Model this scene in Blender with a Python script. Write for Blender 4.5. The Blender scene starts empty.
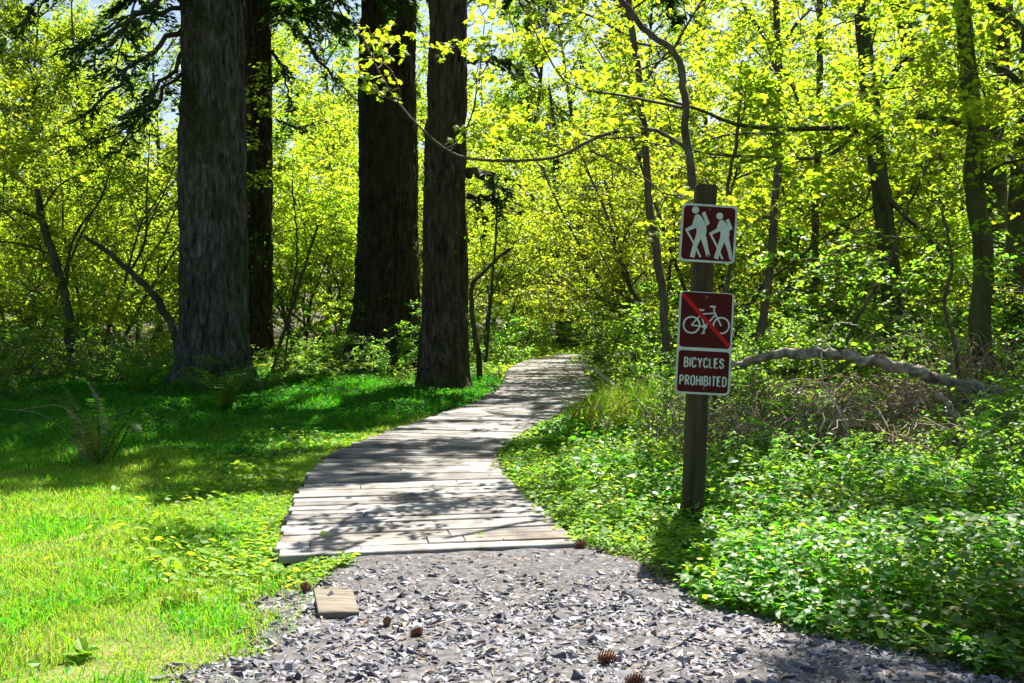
import bpy, math
import numpy as np
from mathutils import Vector, Matrix, noise

SC = bpy.context.scene
COL = SC.collection
F, CX, HY, CH = 996.0, 512.0, 310.0, 1.18          # focal length in px, principal column, horizon row, eye height


def W(px, py, Y):
    """A point seen at (px, py) that stands Y metres away."""
    return np.array([(px - CX) / F * Y, Y, CH - (py - HY) / F * Y])


def G(px, py, z=0.0):
    """The point of the level z seen at (px, py)."""
    return W(px, py, F * (CH - z) / (py - HY))


def smooth(t):
    t = np.clip(t, 0, 1)
    return t * t * (3 - 2 * t)


# ------------------------------------------------------------------ mesh helpers
def mesh_from(name, V, faces, uv=None, shade=False):
    """faces: list of (k, m) int arrays, one per polygon size m."""
    V = np.asarray(V, np.float32)
    me = bpy.data.meshes.new(name)
    me.vertices.add(len(V))
    me.vertices.foreach_set('co', V.ravel())
    faces = [np.asarray(f, np.int32) for f in faces if len(f)]
    loops = np.concatenate([f.ravel() for f in faces])
    tot = np.concatenate([np.full(len(f), f.shape[1], np.int32) for f in faces])
    start = np.concatenate([[0], np.cumsum(tot)[:-1]]).astype(np.int32)
    me.loops.add(len(loops))
    me.loops.foreach_set('vertex_index', loops)
    me.polygons.add(len(tot))
    me.polygons.foreach_set('loop_start', start)
    me.polygons.foreach_set('loop_total', tot)
    me.polygons.foreach_set('use_smooth', np.full(len(tot), bool(shade)))
    if uv is not None:
        l = me.uv_layers.new(name='UVMap')
        l.data.foreach_set('uv', np.asarray(uv, np.float32)[loops].ravel())
    me.update(calc_edges=True)
    me.validate()
    return me


class MB:
    """Collects pieces of ONE mesh."""
    def __init__(self):
        self.V, self.f, self.uv, self.n = [], {}, [], 0

    def add(self, V, faces, uv=None):
        V = np.asarray(V, float).reshape(-1, 3)
        for fc in faces:
            fc = np.asarray(fc, np.int64)
            if len(fc):
                self.f.setdefault(fc.shape[1], []).append(fc + self.n)
        self.V.append(V)
        self.uv.append(np.zeros((len(V), 2)) if uv is None else np.asarray(uv, float))
        self.n += len(V)

    def tube(self, pts, rad, sides=6, cap=True):
        V, f = tube(pts, rad, sides, cap)
        self.add(V, f)

    def mesh(self, name, shade=False, uv=False):
        return mesh_from(name, np.concatenate(self.V), [np.concatenate(v) for v in self.f.values()],
                         np.concatenate(self.uv) if uv else None, shade)


def tube(pts, rad, sides=6, cap=True):
    P = np.asarray(pts, float)
    n = len(P)
    R = np.broadcast_to(np.asarray(rad, float), (n,))
    T = np.gradient(P, axis=0)
    T /= np.linalg.norm(T, axis=1)[:, None] + 1e-9
    a = np.array([0, 0, 1.0]) if abs(T[0][2]) < .8 else np.array([1.0, 0, 0])
    U = np.zeros_like(P)
    u = a
    for i in range(n):
        u = u - T[i] * np.dot(u, T[i])
        u = u / (np.linalg.norm(u) + 1e-9)
        U[i] = u
    B = np.cross(T, U)
    th = np.arange(sides) * 2 * math.pi / sides
    V = P[:, None] + R[:, None, None] * (U[:, None] * np.cos(th)[None, :, None] + B[:, None] * np.sin(th)[None, :, None])
    i = np.arange(n - 1)[:, None] * sides
    j = np.arange(sides)[None]
    k = (np.arange(sides) + 1) % sides
    q = np.stack([i + j, i + k, i + sides + k, i + sides + j], -1).reshape(-1, 4)
    f = [q]
    V = V.reshape(-1, 3)
    if cap:
        V = np.vstack([V, P[:1], P[-1:]])
        c0, c1 = n * sides, n * sides + 1
        j = np.arange(sides)
        f.append(np.vstack([np.stack([np.full(sides, c0), k, j], -1),
                            np.stack([np.full(sides, c1), (n - 1) * sides + j, (n - 1) * sides + k], -1)]))
    return V, f


def spline(pts, n):
    """Catmull-Rom through pts, n samples."""
    P = np.asarray(pts, float)
    P = np.vstack([2 * P[0] - P[1], P, 2 * P[-1] - P[-2]])
    m = len(P) - 3
    t = np.linspace(0, m - 1e-6, n)
    i = t.astype(int)
    t = (t - i)[:, None]
    a, b, c, d = P[i], P[i + 1], P[i + 2], P[i + 3]
    return .5 * (2 * b + (c - a) * t + (2 * a - 5 * b + 4 * c - d) * t ** 2 + (3 * b - a - 3 * c + d) * t ** 3)


LEAF = (np.array([[0, 0, 0], [-.34, .45, .09], [0, 1, -.1], [.34, .45, .09]], float), [np.array([[0, 3, 2], [0, 2, 1]])])
OVAL = (np.array([[0, 0, 0], [-.24, .22, .05], [-.33, .5, .07], [-.2, .8, .03], [0, 1, -.07],
                  [.2, .8, .03], [.33, .5, .07], [.24, .22, .05], [0, .5, .0]], float),
        [np.array([[8, 1, 0], [8, 2, 1], [8, 3, 2], [8, 4, 3], [8, 5, 4], [8, 6, 5], [8, 7, 6], [8, 0, 7]])])
HEART = (np.array([[0, .12, -.02], [-.22, -.05, .03], [-.46, .2, .07], [-.38, .58, .06], [0, 1, -.1],
                   [.38, .58, .06], [.46, .2, .07], [.22, -.05, .03], [0, .45, -.01]], float),
         [np.array([[8, 1, 0], [8, 2, 1], [8, 3, 2], [8, 4, 3], [8, 5, 4], [8, 6, 5], [8, 7, 6], [8, 0, 7]])])
_m = [(0, 0), (-.3, .02), (-.24, .2), (-.55, .35), (-.3, .5), (-.36, .82), (-.12, .7), (0, 1.05),
      (.12, .7), (.36, .82), (.3, .5), (.55, .35), (.24, .2), (.3, .02)]
MAPLE = (np.array([[x, y, -.25 * abs(x) ** 1.5 - .1 * y * y] for x, y in _m] + [[0, .36, .02]], float),
         [np.array([[14, (i + 1) % 14, i] for i in range(14)])])
NEEDLE = (np.array([[0, 0, 0], [-.2, .4, -.03], [0, 1, -.12], [.2, .4, -.03]], float), [np.array([[0, 3, 2], [0, 2, 1]])])


def basis(rng, n, tilt=.5, droop=0., az=None):
    """Random leaf frames: columns x (across), y (along), z (normal)."""
    N = np.stack([rng.normal(0, tilt, n), rng.normal(0, tilt, n), np.ones(n)], -1)
    N /= np.linalg.norm(N, axis=1)[:, None]
    a = rng.uniform(0, 2 * math.pi, n) if az is None else az
    D = np.stack([np.cos(a), np.sin(a), -droop * rng.uniform(.3, 1.6, n)], -1)
    D -= N * np.sum(D * N, 1)[:, None] * (1 if droop == 0 else .4)
    D /= np.linalg.norm(D, axis=1)[:, None]
    X = np.cross(D, N)
    X /= np.linalg.norm(X, axis=1)[:, None]
    N = np.cross(X, D)
    return np.stack([X, D, N], -1)


def scatter(mb, tpl, P, B, S):
    T, faces = tpl
    n, k = len(P), len(T)
    if n == 0:
        return
    V = P[:, None] + np.einsum('nij,kj->nki', B, T) * np.reshape(S, (-1, 1, 1))
    off = (np.arange(n) * k)[:, None, None]
    mb.add(V.reshape(-1, 3), [(f[None] + off).reshape(-1, f.shape[1]) for f in faces])


# ------------------------------------------------------------------ object helpers
def link(name, me, mat=None, parent=None):
    o = bpy.data.objects.new(name, me)
    COL.objects.link(o)
    if mat is not None and me is not None and not me.materials:
        me.materials.append(mat)
    if parent is not None:
        o.parent = parent
    return o


def tag(o, label=None, cat=None, group=None, kind=None):
    if label:
        o['label'] = label
    if cat:
        o['category'] = cat
    if group:
        o['group'] = group
    if kind:
        o['kind'] = kind
    return o


def thing(name, label, cat, loc=(0, 0, 0), rz=0., group=None, sc=1.):
    o = bpy.data.objects.new(name, None)
    COL.objects.link(o)
    o.location = loc
    o.rotation_euler = (0, 0, rz)
    o.scale = (sc, sc, sc)
    o.empty_display_size = .1
    return tag(o, label, cat, group)


def dup(src, loc, rz=0., sc=1., label=None, group=None):
    c = src.copy()
    COL.objects.link(c)
    c.location = loc
    c.rotation_euler = (0, 0, rz)
    c.scale = (sc, sc, sc)
    if label:
        c['label'] = label
    if group:
        c['group'] = group
    for ch in list(src.children):
        k = ch.copy()
        COL.objects.link(k)
        k.parent = c
        for g in list(ch.children):
            q = g.copy()
            COL.objects.link(q)
            q.parent = k
    return c


# ------------------------------------------------------------------ materials
def new_mat(name):
    m = bpy.data.materials.new(name)
    m.use_nodes = True
    nt = m.node_tree
    nt.nodes.clear()
    out = nt.nodes.new('ShaderNodeOutputMaterial')
    return m, nt, out


def nd(nt, typ, **kw):
    n = nt.nodes.new('ShaderNode' + typ)
    for k, v in kw.items():
        setattr(n, k, v)
    return n


def ramp(nt, stops, src=None):
    r = nd(nt, 'ValToRGB')
    e = r.color_ramp.elements
    while len(e) < len(stops):
        e.new(.5)
    for el, (p, c) in zip(e, stops):
        el.position = p
        el.color = (*c, 1)
    if src is not None:
        nt.links.new(src, r.inputs[0])
    return r.outputs[0]


def leaf_mat(name, dif, tra, mix=.5, gloss=.05, rough=.4, var=.25):
    """A thin leaf: reflects one colour, lets another through; each leaf and each plant a shade of its own."""
    m, nt, out = new_mat(name)
    L = nt.links.new
    g = nd(nt, 'NewGeometry')
    oi = nd(nt, 'ObjectInfo')

    def shade(cols):
        n = len(cols)
        c = ramp(nt, [(i / max(n - 1, 1), c) for i, c in enumerate(cols)], g.outputs['Random Per Island'])
        hs = nd(nt, 'HueSaturation')
        mr = nd(nt, 'MapRange')
        mr.inputs['To Min'].default_value = 1 - var
        mr.inputs['To Max'].default_value = 1 + var
        L(oi.outputs['Random'], mr.inputs['Value'])
        mh = nd(nt, 'MapRange')
        mh.inputs['To Min'].default_value = .488
        mh.inputs['To Max'].default_value = .512
        L(oi.outputs['Random'], mh.inputs['Value'])
        L(c, hs.inputs['Color'])
        L(mr.outputs[0], hs.inputs['Value'])
        L(mh.outputs[0], hs.inputs['Hue'])
        return hs.outputs[0]
    d = nd(nt, 'BsdfDiffuse')
    t = nd(nt, 'BsdfTranslucent')
    L(shade(dif), d.inputs[0])
    L(shade(tra), t.inputs[0])
    mx = nd(nt, 'MixShader')
    mx.inputs[0].default_value = mix
    L(d.outputs[0], mx.inputs[1])
    L(t.outputs[0], mx.inputs[2])
    gl = nd(nt, 'BsdfGlossy')
    gl.inputs['Roughness'].default_value = rough
    m2 = nd(nt, 'MixShader')
    m2.inputs[0].default_value = gloss
    L(mx.outputs[0], m2.inputs[1])
    L(gl.outputs[0], m2.inputs[2])
    L(m2.outputs[0], out.inputs[0])
    return m


def rough_mat(name, cols, scale=(8, 8, 8), detail=6, rough=.85, bump=.4, bscale=None, island=0., coords='Object', dist=.02, spec=.3, noise_rough=.6):
    """A solid surface: noise through a colour ramp, bump, and a per-piece shade."""
    m, nt, out = new_mat(name)
    L = nt.links.new
    tc = nd(nt, 'TexCoord')
    mp = nd(nt, 'Mapping')
    mp.inputs['Scale'].default_value = scale
    L(tc.outputs[coords], mp.inputs[0])
    nz = nd(nt, 'TexNoise')
    nz.inputs['Scale'].default_value = 1
    nz.inputs['Detail'].default_value = detail
    nz.inputs['Roughness'].default_value = noise_rough
    L(mp.outputs[0], nz.inputs['Vector'])
    n = len(cols)
    c = ramp(nt, [(.3 + .4 * i / max(n - 1, 1), c) for i, c in enumerate(cols)], nz.outputs[0])
    if island:
        g = nd(nt, 'NewGeometry')
        mr = nd(nt, 'MapRange')
        mr.inputs['To Min'].default_value = 1 - island
        mr.inputs['To Max'].default_value = 1 + island
        L(g.outputs['Random Per Island'], mr.inputs['Value'])
        hs = nd(nt, 'HueSaturation')
        L(c, hs.inputs['Color'])
        L(mr.outputs[0], hs.inputs['Value'])
        c = hs.outputs[0]
    b = nd(nt, 'BsdfPrincipled')
    b.inputs['Roughness'].default_value = rough
    b.inputs['Specular IOR Level'].default_value = spec
    L(c, b.inputs['Base Color'])
    if bump:
        bp = nd(nt, 'Bump')
        bp.inputs['Strength'].default_value = bump
        bp.inputs['Distance'].default_value = dist
        src = nz.outputs[0]
        if bscale:
            m2 = nd(nt, 'Mapping')
            m2.inputs['Scale'].default_value = bscale
            L(tc.outputs[coords], m2.inputs[0])
            n2 = nd(nt, 'TexNoise')
            n2.inputs['Scale'].default_value = 1
            n2.inputs['Detail'].default_value = 8
            L(m2.outputs[0], n2.inputs['Vector'])
            src = n2.outputs[0]
        L(src, bp.inputs['Height'])
        L(bp.outputs[0], b.inputs['Normal'])
    L(b.outputs[0], out.inputs[0])
    return m


def plain(name, col, rough=.5, spec=.4, metal=0.):
    return rough_mat(name, [tuple(.72 * c for c in col), tuple(.97 * c for c in col), tuple(min(1, 1.1 * c) for c in col)], (9, 9, 9), 8, rough=rough, bump=0, spec=spec, noise_rough=.7)


M = dict(
    maple=leaf_mat('spring_leaf', [(.08, .15, .008), (.13, .19, .012), (.18, .22, .02)], [(.30, .51, .010), (.46, .62, .014), (.62, .71, .03)], .64, .02),
    sapling=leaf_mat('sapling_leaf', [(.06, .13, .010), (.10, .17, .012), (.15, .20, .02)], [(.25, .50, .010), (.41, .61, .014), (.56, .68, .028)], .63, .02),
    far=leaf_mat('far_leaf', [(.08, .14, .010), (.15, .21, .014)], [(.3, .52, .012), (.55, .66, .02)], .58, .0),
    shrub=leaf_mat('shrub_leaf', [(.03, .10, .010), (.055, .14, .012), (.09, .16, .014)], [(.18, .48, .014), (.32, .60, .02), (.48, .66, .04)], .56, .035, .4),
    cover=leaf_mat('cover_leaf', [(.02, .12, .008), (.045, .18, .010), (.10, .23, .014)], [(.08, .40, .008), (.2, .55, .012), (.44, .64, .02)], .52, .03, .42),
    coverfine=leaf_mat('fine_cover_leaf', [(.035, .16, .008), (.08, .24, .010), (.16, .29, .014)], [(.14, .46, .008), (.32, .62, .012), (.56, .70, .02)], .52, .018, .45),
    verge=leaf_mat('verge_leaf', [(.08, .18, .014), (.14, .25, .018), (.22, .31, .03)], [(.22, .48, .014), (.4, .62, .018), (.6, .70, .04)], .5, .02, .5),
    floorleaf=leaf_mat('shade_toned_floor_leaf', [(.008, .08, .008), (.022, .12, .010)], [(.03, .30, .008), (.12, .42, .010)], .5, .015, .5),  # leaf colours lowered to deepen the shade under the trunks
    shadegrass=leaf_mat('shade_toned_grass_blade', [(.008, .08, .006), (.022, .125, .008), (.06, .15, .010)], [(.02, .30, .006), (.08, .42, .008), (.24, .5, .012)], .5, .015, .5),  # darker copy of the grass, part of the left shade put into its colour
    clump=leaf_mat('clump_blade', [(.03, .15, .008), (.06, .2, .010), (.12, .25, .012)], [(.08, .44, .008), (.2, .56, .012), (.38, .62, .016)], .5, .02, .5),
    grass=leaf_mat('grass_blade', [(.04, .17, .008), (.09, .25, .010), (.16, .30, .014), (.22, .29, .03), (.36, .32, .10)], [(.12, .50, .008), (.28, .64, .012), (.48, .70, .02), (.5, .58, .05), (.45, .4, .15)], .5, .02, .5),
    needle=leaf_mat('fir_needle', [(.015, .05, .010), (.03, .075, .012), (.045, .085, .012)], [(.03, .12, .006), (.09, .2, .010)], .35, .02),
    trunkleaf=leaf_mat('trunk_sprout_leaf', [(.02, .08, .010), (.05, .13, .014)], [(.08, .3, .010), (.2, .46, .014)], .5, .02),
    fern=leaf_mat('fern_leaf', [(.025, .1, .012), (.06, .15, .014)], [(.08, .32, .012), (.24, .46, .016)], .45, .02),
    oldfern=leaf_mat('old_fern_leaf', [(.26, .22, .13), (.42, .38, .27)], [(.26, .2, .08), (.36, .32, .15)], .35, .05),
    fiddle=leaf_mat('young_fern_leaf', [(.2, .19, .03), (.3, .26, .06)], [(.42, .44, .04), (.5, .4, .08)], .45, .03),
    petal=leaf_mat('yellow_petal', [(.75, .55, .02), (.85, .65, .05)], [(.8, .55, .02), (.8, .6, .02)], .4, .05),
    thinbark=rough_mat('thin_bark', [(.035, .028, .018), (.08, .066, .045), (.13, .115, .085)], (14, 14, 5), rough=.9, bump=.5),
    mossbark=rough_mat('mossy_bark', [(.025, .02, .012), (.05, .045, .022), (.06, .075, .022), (.10, .085, .06)], (9, 9, 3), rough=.95, bump=.6),
    logbark=rough_mat('log_bark', [(.05, .04, .026), (.17, .14, .10), (.36, .32, .26), (.58, .54, .48)], (11, 11, 11), rough=.9, bump=.9, dist=.04),
    deadwood=rough_mat('bleached_wood', [(.25, .22, .17), (.5, .46, .4), (.66, .62, .56)], (20, 20, 20), rough=.8, bump=.3),
    cane=rough_mat('dry_cane', [(.10, .065, .04), (.24, .17, .105), (.42, .35, .26)], (5, 5, 5), rough=.8, bump=.2, island=.4),
    post=rough_mat('weathered_post', [(.022, .018, .008), (.05, .04, .018), (.08, .064, .03)], (30, 30, 2.2), rough=.85, bump=.5, dist=.006),
    maroon=plain('maroon_sheeting', (.070, .007, .005), .6, .15),
    white=plain('white_sheeting', (.50, .60, .52), .6, .15),
    red=plain('red_sheeting', (.50, .010, .014), .6, .15),
    metal=plain('sign_edge_metal', (.28, .3, .29), .45, .5),
    bolt=plain('bolt_head', (.09, .05, .05), .4, .6),
    cone=rough_mat('pine_cone_scale', [(.09, .035, .016), (.2, .085, .04), (.3, .15, .08)], (60, 60, 60), rough=.7, bump=.2, island=.35),
)

# bark of the big firs: ridged, with moss
def fir_bark(name, dark, mid, light, moss):
    m, nt, out = new_mat(name)
    L = nt.links.new
    tc = nd(nt, 'TexCoord')
    mp = nd(nt, 'Mapping')
    mp.inputs['Scale'].default_value = (17, 17, 3.6)
    L(tc.outputs['Object'], mp.inputs[0])
    nz = nd(nt, 'TexNoise')
    nz.inputs['Scale'].default_value = 1
    nz.inputs['Detail'].default_value = 8
    nz.inputs['Roughness'].default_value = .65
    nz.inputs['Distortion'].default_value = .6
    L(mp.outputs[0], nz.inputs['Vector'])
    c = ramp(nt, [(.34, dark), (.5, mid), (.68, light)], nz.outputs[0])
    n2 = nd(nt, 'TexNoise')
    n2.inputs['Scale'].default_value = 1.3
    n2.inputs['Detail'].default_value = 5
    L(tc.outputs['Object'], n2.inputs['Vector'])
    f = ramp(nt, [(.48, (0, 0, 0)), (.66, (.75, .75, .75))], n2.outputs[0])
    mx = nd(nt, 'MixRGB')
    L(f, mx.inputs[0])
    L(c, mx.inputs[1])
    mx.inputs[2].default_value = (*moss, 1)
    b = nd(nt, 'BsdfPrincipled')
    b.inputs['Roughness'].default_value = .95
    b.inputs['Specular IOR Level'].default_value = .15
    L(mx.outputs[0], b.inputs['Base Color'])
    bp = nd(nt, 'Bump')
    bp.inputs['Strength'].default_value = 1.0
    bp.inputs['Distance'].default_value = .06
    L(nz.outputs[0], bp.inputs['Height'])
    L(bp.outputs[0], b.inputs['Normal'])
    L(b.outputs[0], out.inputs[0])
    return m


M['fir_grey'] = fir_bark('grey_fir_bark', (.014, .013, .010), (.075, .075, .058), (.19, .185, .15), (.035, .065, .012))
M['fir_mid'] = fir_bark('red_brown_fir_bark', (.012, .009, .006), (.062, .048, .030), (.15, .12, .075), (.05, .055, .012))
M['fir_brown'] = fir_bark('brown_fir_bark', (.009, .007, .004), (.04, .03, .016), (.095, .075, .042), (.035, .045, .010))


def plank_mat():
    m, nt, out = new_mat('weathered_plank')
    L = nt.links.new
    tc = nd(nt, 'TexCoord')
    mp = nd(nt, 'Mapping')
    mp.inputs['Scale'].default_value = (2.2, 60, 1)
    L(tc.outputs['UV'], mp.inputs[0])
    gr = nd(nt, 'TexNoise')
    gr.inputs['Scale'].default_value = 1
    gr.inputs['Detail'].default_value = 7
    gr.inputs['Roughness'].default_value = .6
    gr.inputs['Distortion'].default_value = .4
    L(mp.outputs[0], gr.inputs['Vector'])
    c = ramp(nt, [(.28, (.075, .07, .064)), (.43, (.28, .265, .25)), (.60, (.46, .445, .425)), (.8, (.56, .545, .52))], gr.outputs[0])
    g = nd(nt, 'NewGeometry')
    c2 = ramp(nt, [(0, (.42, .40, .38)), (.3, (.72, .71, .70)), (.62, (1, 1, 1)), (.86, (.95, .94, .92)), (1, (.58, .5, .42))], g.outputs['Random Per Island'])
    mx = nd(nt, 'MixRGB', blend_type='MULTIPLY')
    mx.inputs[0].default_value = 1
    L(c, mx.inputs[1])
    L(c2, mx.inputs[2])
    st = nd(nt, 'TexNoise')
    st.inputs['Scale'].default_value = 3.2
    st.inputs['Detail'].default_value = 6
    st.inputs['Roughness'].default_value = .65
    L(tc.outputs['Object'], st.inputs['Vector'])
    sf = ramp(nt, [(.38, (.34, .32, .29)), (.6, (1, 1, 1))], st.outputs[0])
    m3 = nd(nt, 'MixRGB', blend_type='MULTIPLY')
    m3.inputs[0].default_value = .95
    L(mx.outputs[0], m3.inputs[1])
    L(sf, m3.inputs[2])
    b = nd(nt, 'BsdfPrincipled')
    b.inputs['Roughness'].default_value = .8
    b.inputs['Specular IOR Level'].default_value = .25
    L(m3.outputs[0], b.inputs['Base Color'])
    bp = nd(nt, 'Bump')
    bp.inputs['Strength'].default_value = .7
    bp.inputs['Distance'].default_value = .006
    L(gr.outputs[0], bp.inputs['Height'])
    L(bp.outputs[0], b.inputs['Normal'])
    L(b.outputs[0], out.inputs[0])
    return m


M['plank'] = plank_mat()


def stone_mat():
    m, nt, out = new_mat('slate_chips')
    L = nt.links.new
    g = nd(nt, 'NewGeometry')
    c = ramp(nt, [(0, (.025, .026, .036)), (.3, (.09, .089, .11)), (.55, (.175, .172, .20)), (.82, (.28, .275, .305)), (.94, (.38, .37, .39)), (.95, (.2, .15, .1)), (1, (.26, .2, .14))], g.outputs['Random Per Island'])
    tc = nd(nt, 'TexCoord')
    nz = nd(nt, 'TexNoise')
    nz.inputs['Scale'].default_value = 70
    nz.inputs['Detail'].default_value = 5
    L(tc.outputs['Object'], nz.inputs['Vector'])
    sf = ramp(nt, [(.35, (.6, .6, .6)), (.65, (1, 1, 1))], nz.outputs[0])
    mx = nd(nt, 'MixRGB', blend_type='MULTIPLY')
    mx.inputs[0].default_value = 1
    L(c, mx.inputs[1])
    L(sf, mx.inputs[2])
    b = nd(nt, 'BsdfPrincipled')
    b.inputs['Roughness'].default_value = .62
    b.inputs['Specular IOR Level'].default_value = .4
    L(mx.outputs[0], b.inputs['Base Color'])
    L(b.outputs[0], out.inputs[0])
    return m


M['stone'] = stone_mat()
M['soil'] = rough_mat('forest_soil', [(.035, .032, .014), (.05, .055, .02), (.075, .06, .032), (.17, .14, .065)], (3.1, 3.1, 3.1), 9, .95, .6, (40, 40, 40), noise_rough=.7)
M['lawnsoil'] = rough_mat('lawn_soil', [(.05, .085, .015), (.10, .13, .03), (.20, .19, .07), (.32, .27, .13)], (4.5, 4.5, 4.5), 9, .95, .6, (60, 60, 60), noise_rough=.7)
M['gravelbed'] = rough_mat('gravel_dust', [(.045, .042, .042), (.10, .094, .096), (.19, .178, .174)], (30, 30, 30), 8, .95, .5, (90, 90, 90))
M['board'] = rough_mat('loose_board_wood', [(.07, .055, .04), (.16, .135, .10), (.23, .20, .155)], (5, 50, 50), 8, .85, .8, dist=.01)

# ------------------------------------------------------------------ where the paths run
DZ = .06                                            # boardwalk above the ground
_L = [(275, 557), (294, 505), (305, 480), (318, 458), (360, 440), (400, 428), (440, 415), (480, 400), (505, 385), (505, 372), (520, 362), (545, 357)]
_R = [(585, 547), (530, 505), (505, 480), (488, 455), (510, 440), (540, 420), (575, 405), (597, 392), (592, 378), (577, 366), (596, 357)]
L_ = np.array([G(x, y, DZ) for x, y in _L])
R_ = np.array([G(x, y, DZ) for x, y in _R])
ys = np.linspace(4.6, 23.7, 120)
cx = .5 * (np.interp(ys, L_[:, 1], L_[:, 0]) + np.interp(ys, R_[:, 1], R_[:, 0]))
k = np.ones(9) / 9
cx = np.convolve(np.pad(cx, 4, mode='reflect', reflect_type='odd'), k, 'valid')
cl = np.stack([cx, ys], -1)
ext = np.array([[1.75, 24.5], [2.5, 25.2], [3.6, 25.8], [5.2, 26.2], [8, 26.6]])
ctr = np.vstack([cl, ext])
_d = np.r_[0, np.cumsum(np.linalg.norm(np.diff(ctr, axis=0), axis=1))]
ss = np.arange(0, _d[-1], .02)
ctr = np.stack([np.interp(ss, _d, ctr[:, 0]), np.interp(ss, _d, ctr[:, 1])], -1)
for _ in range(3):
    pad = np.pad(ctr, ((15, 15), (0, 0)), mode='reflect', reflect_type='odd')
    ctr = np.stack([np.convolve(pad[:, i], np.ones(31) / 31, 'valid') for i in (0, 1)], -1)
tan = np.gradient(ctr, axis=0)
tan /= np.linalg.norm(tan, axis=1)[:, None]
nor = np.stack([tan[:, 1], -tan[:, 0]], -1)          # to the right
HW = .70
HWS = np.interp(ss, [0, .4, 2.0, 3.2, 6.5, 8, 11, 14, 40], [.715, .71, .665, .645, .62, .63, .70, .70, .66])
_ed = np.argsort(ctr[:, 1])


def path_dist(x, y):
    """Signed distance outside the boardwalk (negative on it) and side (-1 left, 1 right)."""
    x, y = np.asarray(x, float), np.asarray(y, float)
    C = ctr[::12]
    N = nor[::12]
    H_ = HWS[::12]
    d = np.full(x.shape, 1e9)
    s = np.zeros(x.shape)
    for i0 in range(0, x.size, 20000):
        xs, yy = x.ravel()[i0:i0 + 20000], y.ravel()[i0:i0 + 20000]
        D = (xs[:, None] - C[None, :, 0]) ** 2 + (yy[:, None] - C[None, :, 1]) ** 2
        j = D.argmin(1)
        dd = np.sqrt(D[np.arange(len(xs)), j])
        sg = np.sign((xs - C[j, 0]) * N[j, 0] + (yy - C[j, 1]) * N[j, 1])
        lon = -((xs - C[0, 0]) * tan[0, 0] + (yy - C[0, 1]) * tan[0, 1])
        lat = np.abs((xs - C[0, 0]) * nor[0, 0] + (yy - C[0, 1]) * nor[0, 1]) - HWS[0]
        dd = np.where((j == 0) & (lon > 0), np.maximum(lon, lat), dd - H_[j])
        d.ravel()[i0:i0 + 20000] = dd
        s.ravel()[i0:i0 + 20000] = sg
    return d, s


_gl = np.array([(0, -1.5), (1.5, -1.2), (3.15, -.94), (3.56, -.90), (4.05, -.88), (4.4, -.84), (4.7, -.95)])
_gr = np.array([(0, 3.2), (1.5, 2.6), (3.0, 1.75), (3.26, 1.45), (3.56, 1.05), (4.05, .74), (4.35, .56), (4.7, .42)])


def gravel_dist(x, y):
    """> 0 outside the gravel."""
    wob = .07 * np.sin(7 * y + 2) + .05 * np.sin(17 * y)
    a = np.interp(y, _gl[:, 0], _gl[:, 1]) + wob
    b = np.interp(y, _gr[:, 0], _gr[:, 1]) + .6 * wob
    return np.maximum(np.maximum(a - x, x - b), y - 4.78)


def height(x, y):
    x, y = np.asarray(x, float), np.asarray(y, float)
    d, s = path_dist(x, y)
    g = gravel_dist(x, y)
    d = np.minimum(d, np.where(y < 4.78, g, 1e9))
    a = smooth(d / 1.6)
    h = .035 * np.sin(1.7 * x + .8 * y) + .03 * np.sin(2.3 * y - 1.1 * x + 1) + .02 * np.sin(4.1 * x + 3.3 * y)
    h = a * h + np.where((x > 0) & (s > 0), .3 * smooth((d - .8) / 5), 0)
    h = h + .036 * smooth((y - 3.9) / .7) * smooth((5.0 - y) / .25) * smooth((.25 - g) / .3)
    return h


def ground_z(x, y):
    return float(height(np.array([x]), np.array([y]))[0])


# ------------------------------------------------------------------ ground
def sheet(xs, ys_, zoff=0.):
    X, Y = np.meshgrid(xs, ys_)
    Z = height(X, Y) + zoff
    n, m_ = X.shape
    i = np.arange(n - 1)[:, None] * m_ + np.arange(m_ - 1)[None]
    q = np.stack([i, i + 1, i + m_ + 1, i + m_], -1).reshape(-1, 4)
    return np.stack([X, Y, Z], -1).reshape(-1, 3), q


def axis(lo, hi, core0, core1, step):
    c = np.arange(core0, core1, step)
    a, s = [core0], step
    while a[-1] > lo:
        s *= 1.25
        a.append(a[-1] - s)
    b, s = [core1], step
    while b[-1] < hi:
        s *= 1.25
        b.append(b[-1] + s)
    return np.array(sorted(set(np.round(np.r_[a, c, b], 4))))


V, q = sheet(axis(-300, 300, -12, 12, .2), axis(-300, 400, 0, 28, .2))
cen = V[q].mean(1)
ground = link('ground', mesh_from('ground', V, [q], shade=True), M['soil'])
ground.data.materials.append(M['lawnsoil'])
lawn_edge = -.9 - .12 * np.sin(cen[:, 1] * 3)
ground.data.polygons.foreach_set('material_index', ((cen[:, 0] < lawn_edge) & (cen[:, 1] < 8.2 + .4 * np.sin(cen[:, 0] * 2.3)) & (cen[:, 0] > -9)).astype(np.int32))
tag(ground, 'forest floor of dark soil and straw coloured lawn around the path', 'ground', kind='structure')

rng = np.random.default_rng(7)
V, q = sheet(np.arange(-1.9, 3.3, .05), np.arange(0, 4.9, .05), .004)
cen = V[q].mean(1)
keep = gravel_dist(cen[:, 0], cen[:, 1]) < .02
V[:, 2] += .004 * np.sin(V[:, 0] * 23) * np.sin(V[:, 1] * 19) + .004
tag(link('path', mesh_from('path', V, [q[keep]], shade=True), M['gravelbed']), 'gravel path surface leading up to the boardwalk', 'path', kind='structure')


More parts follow.
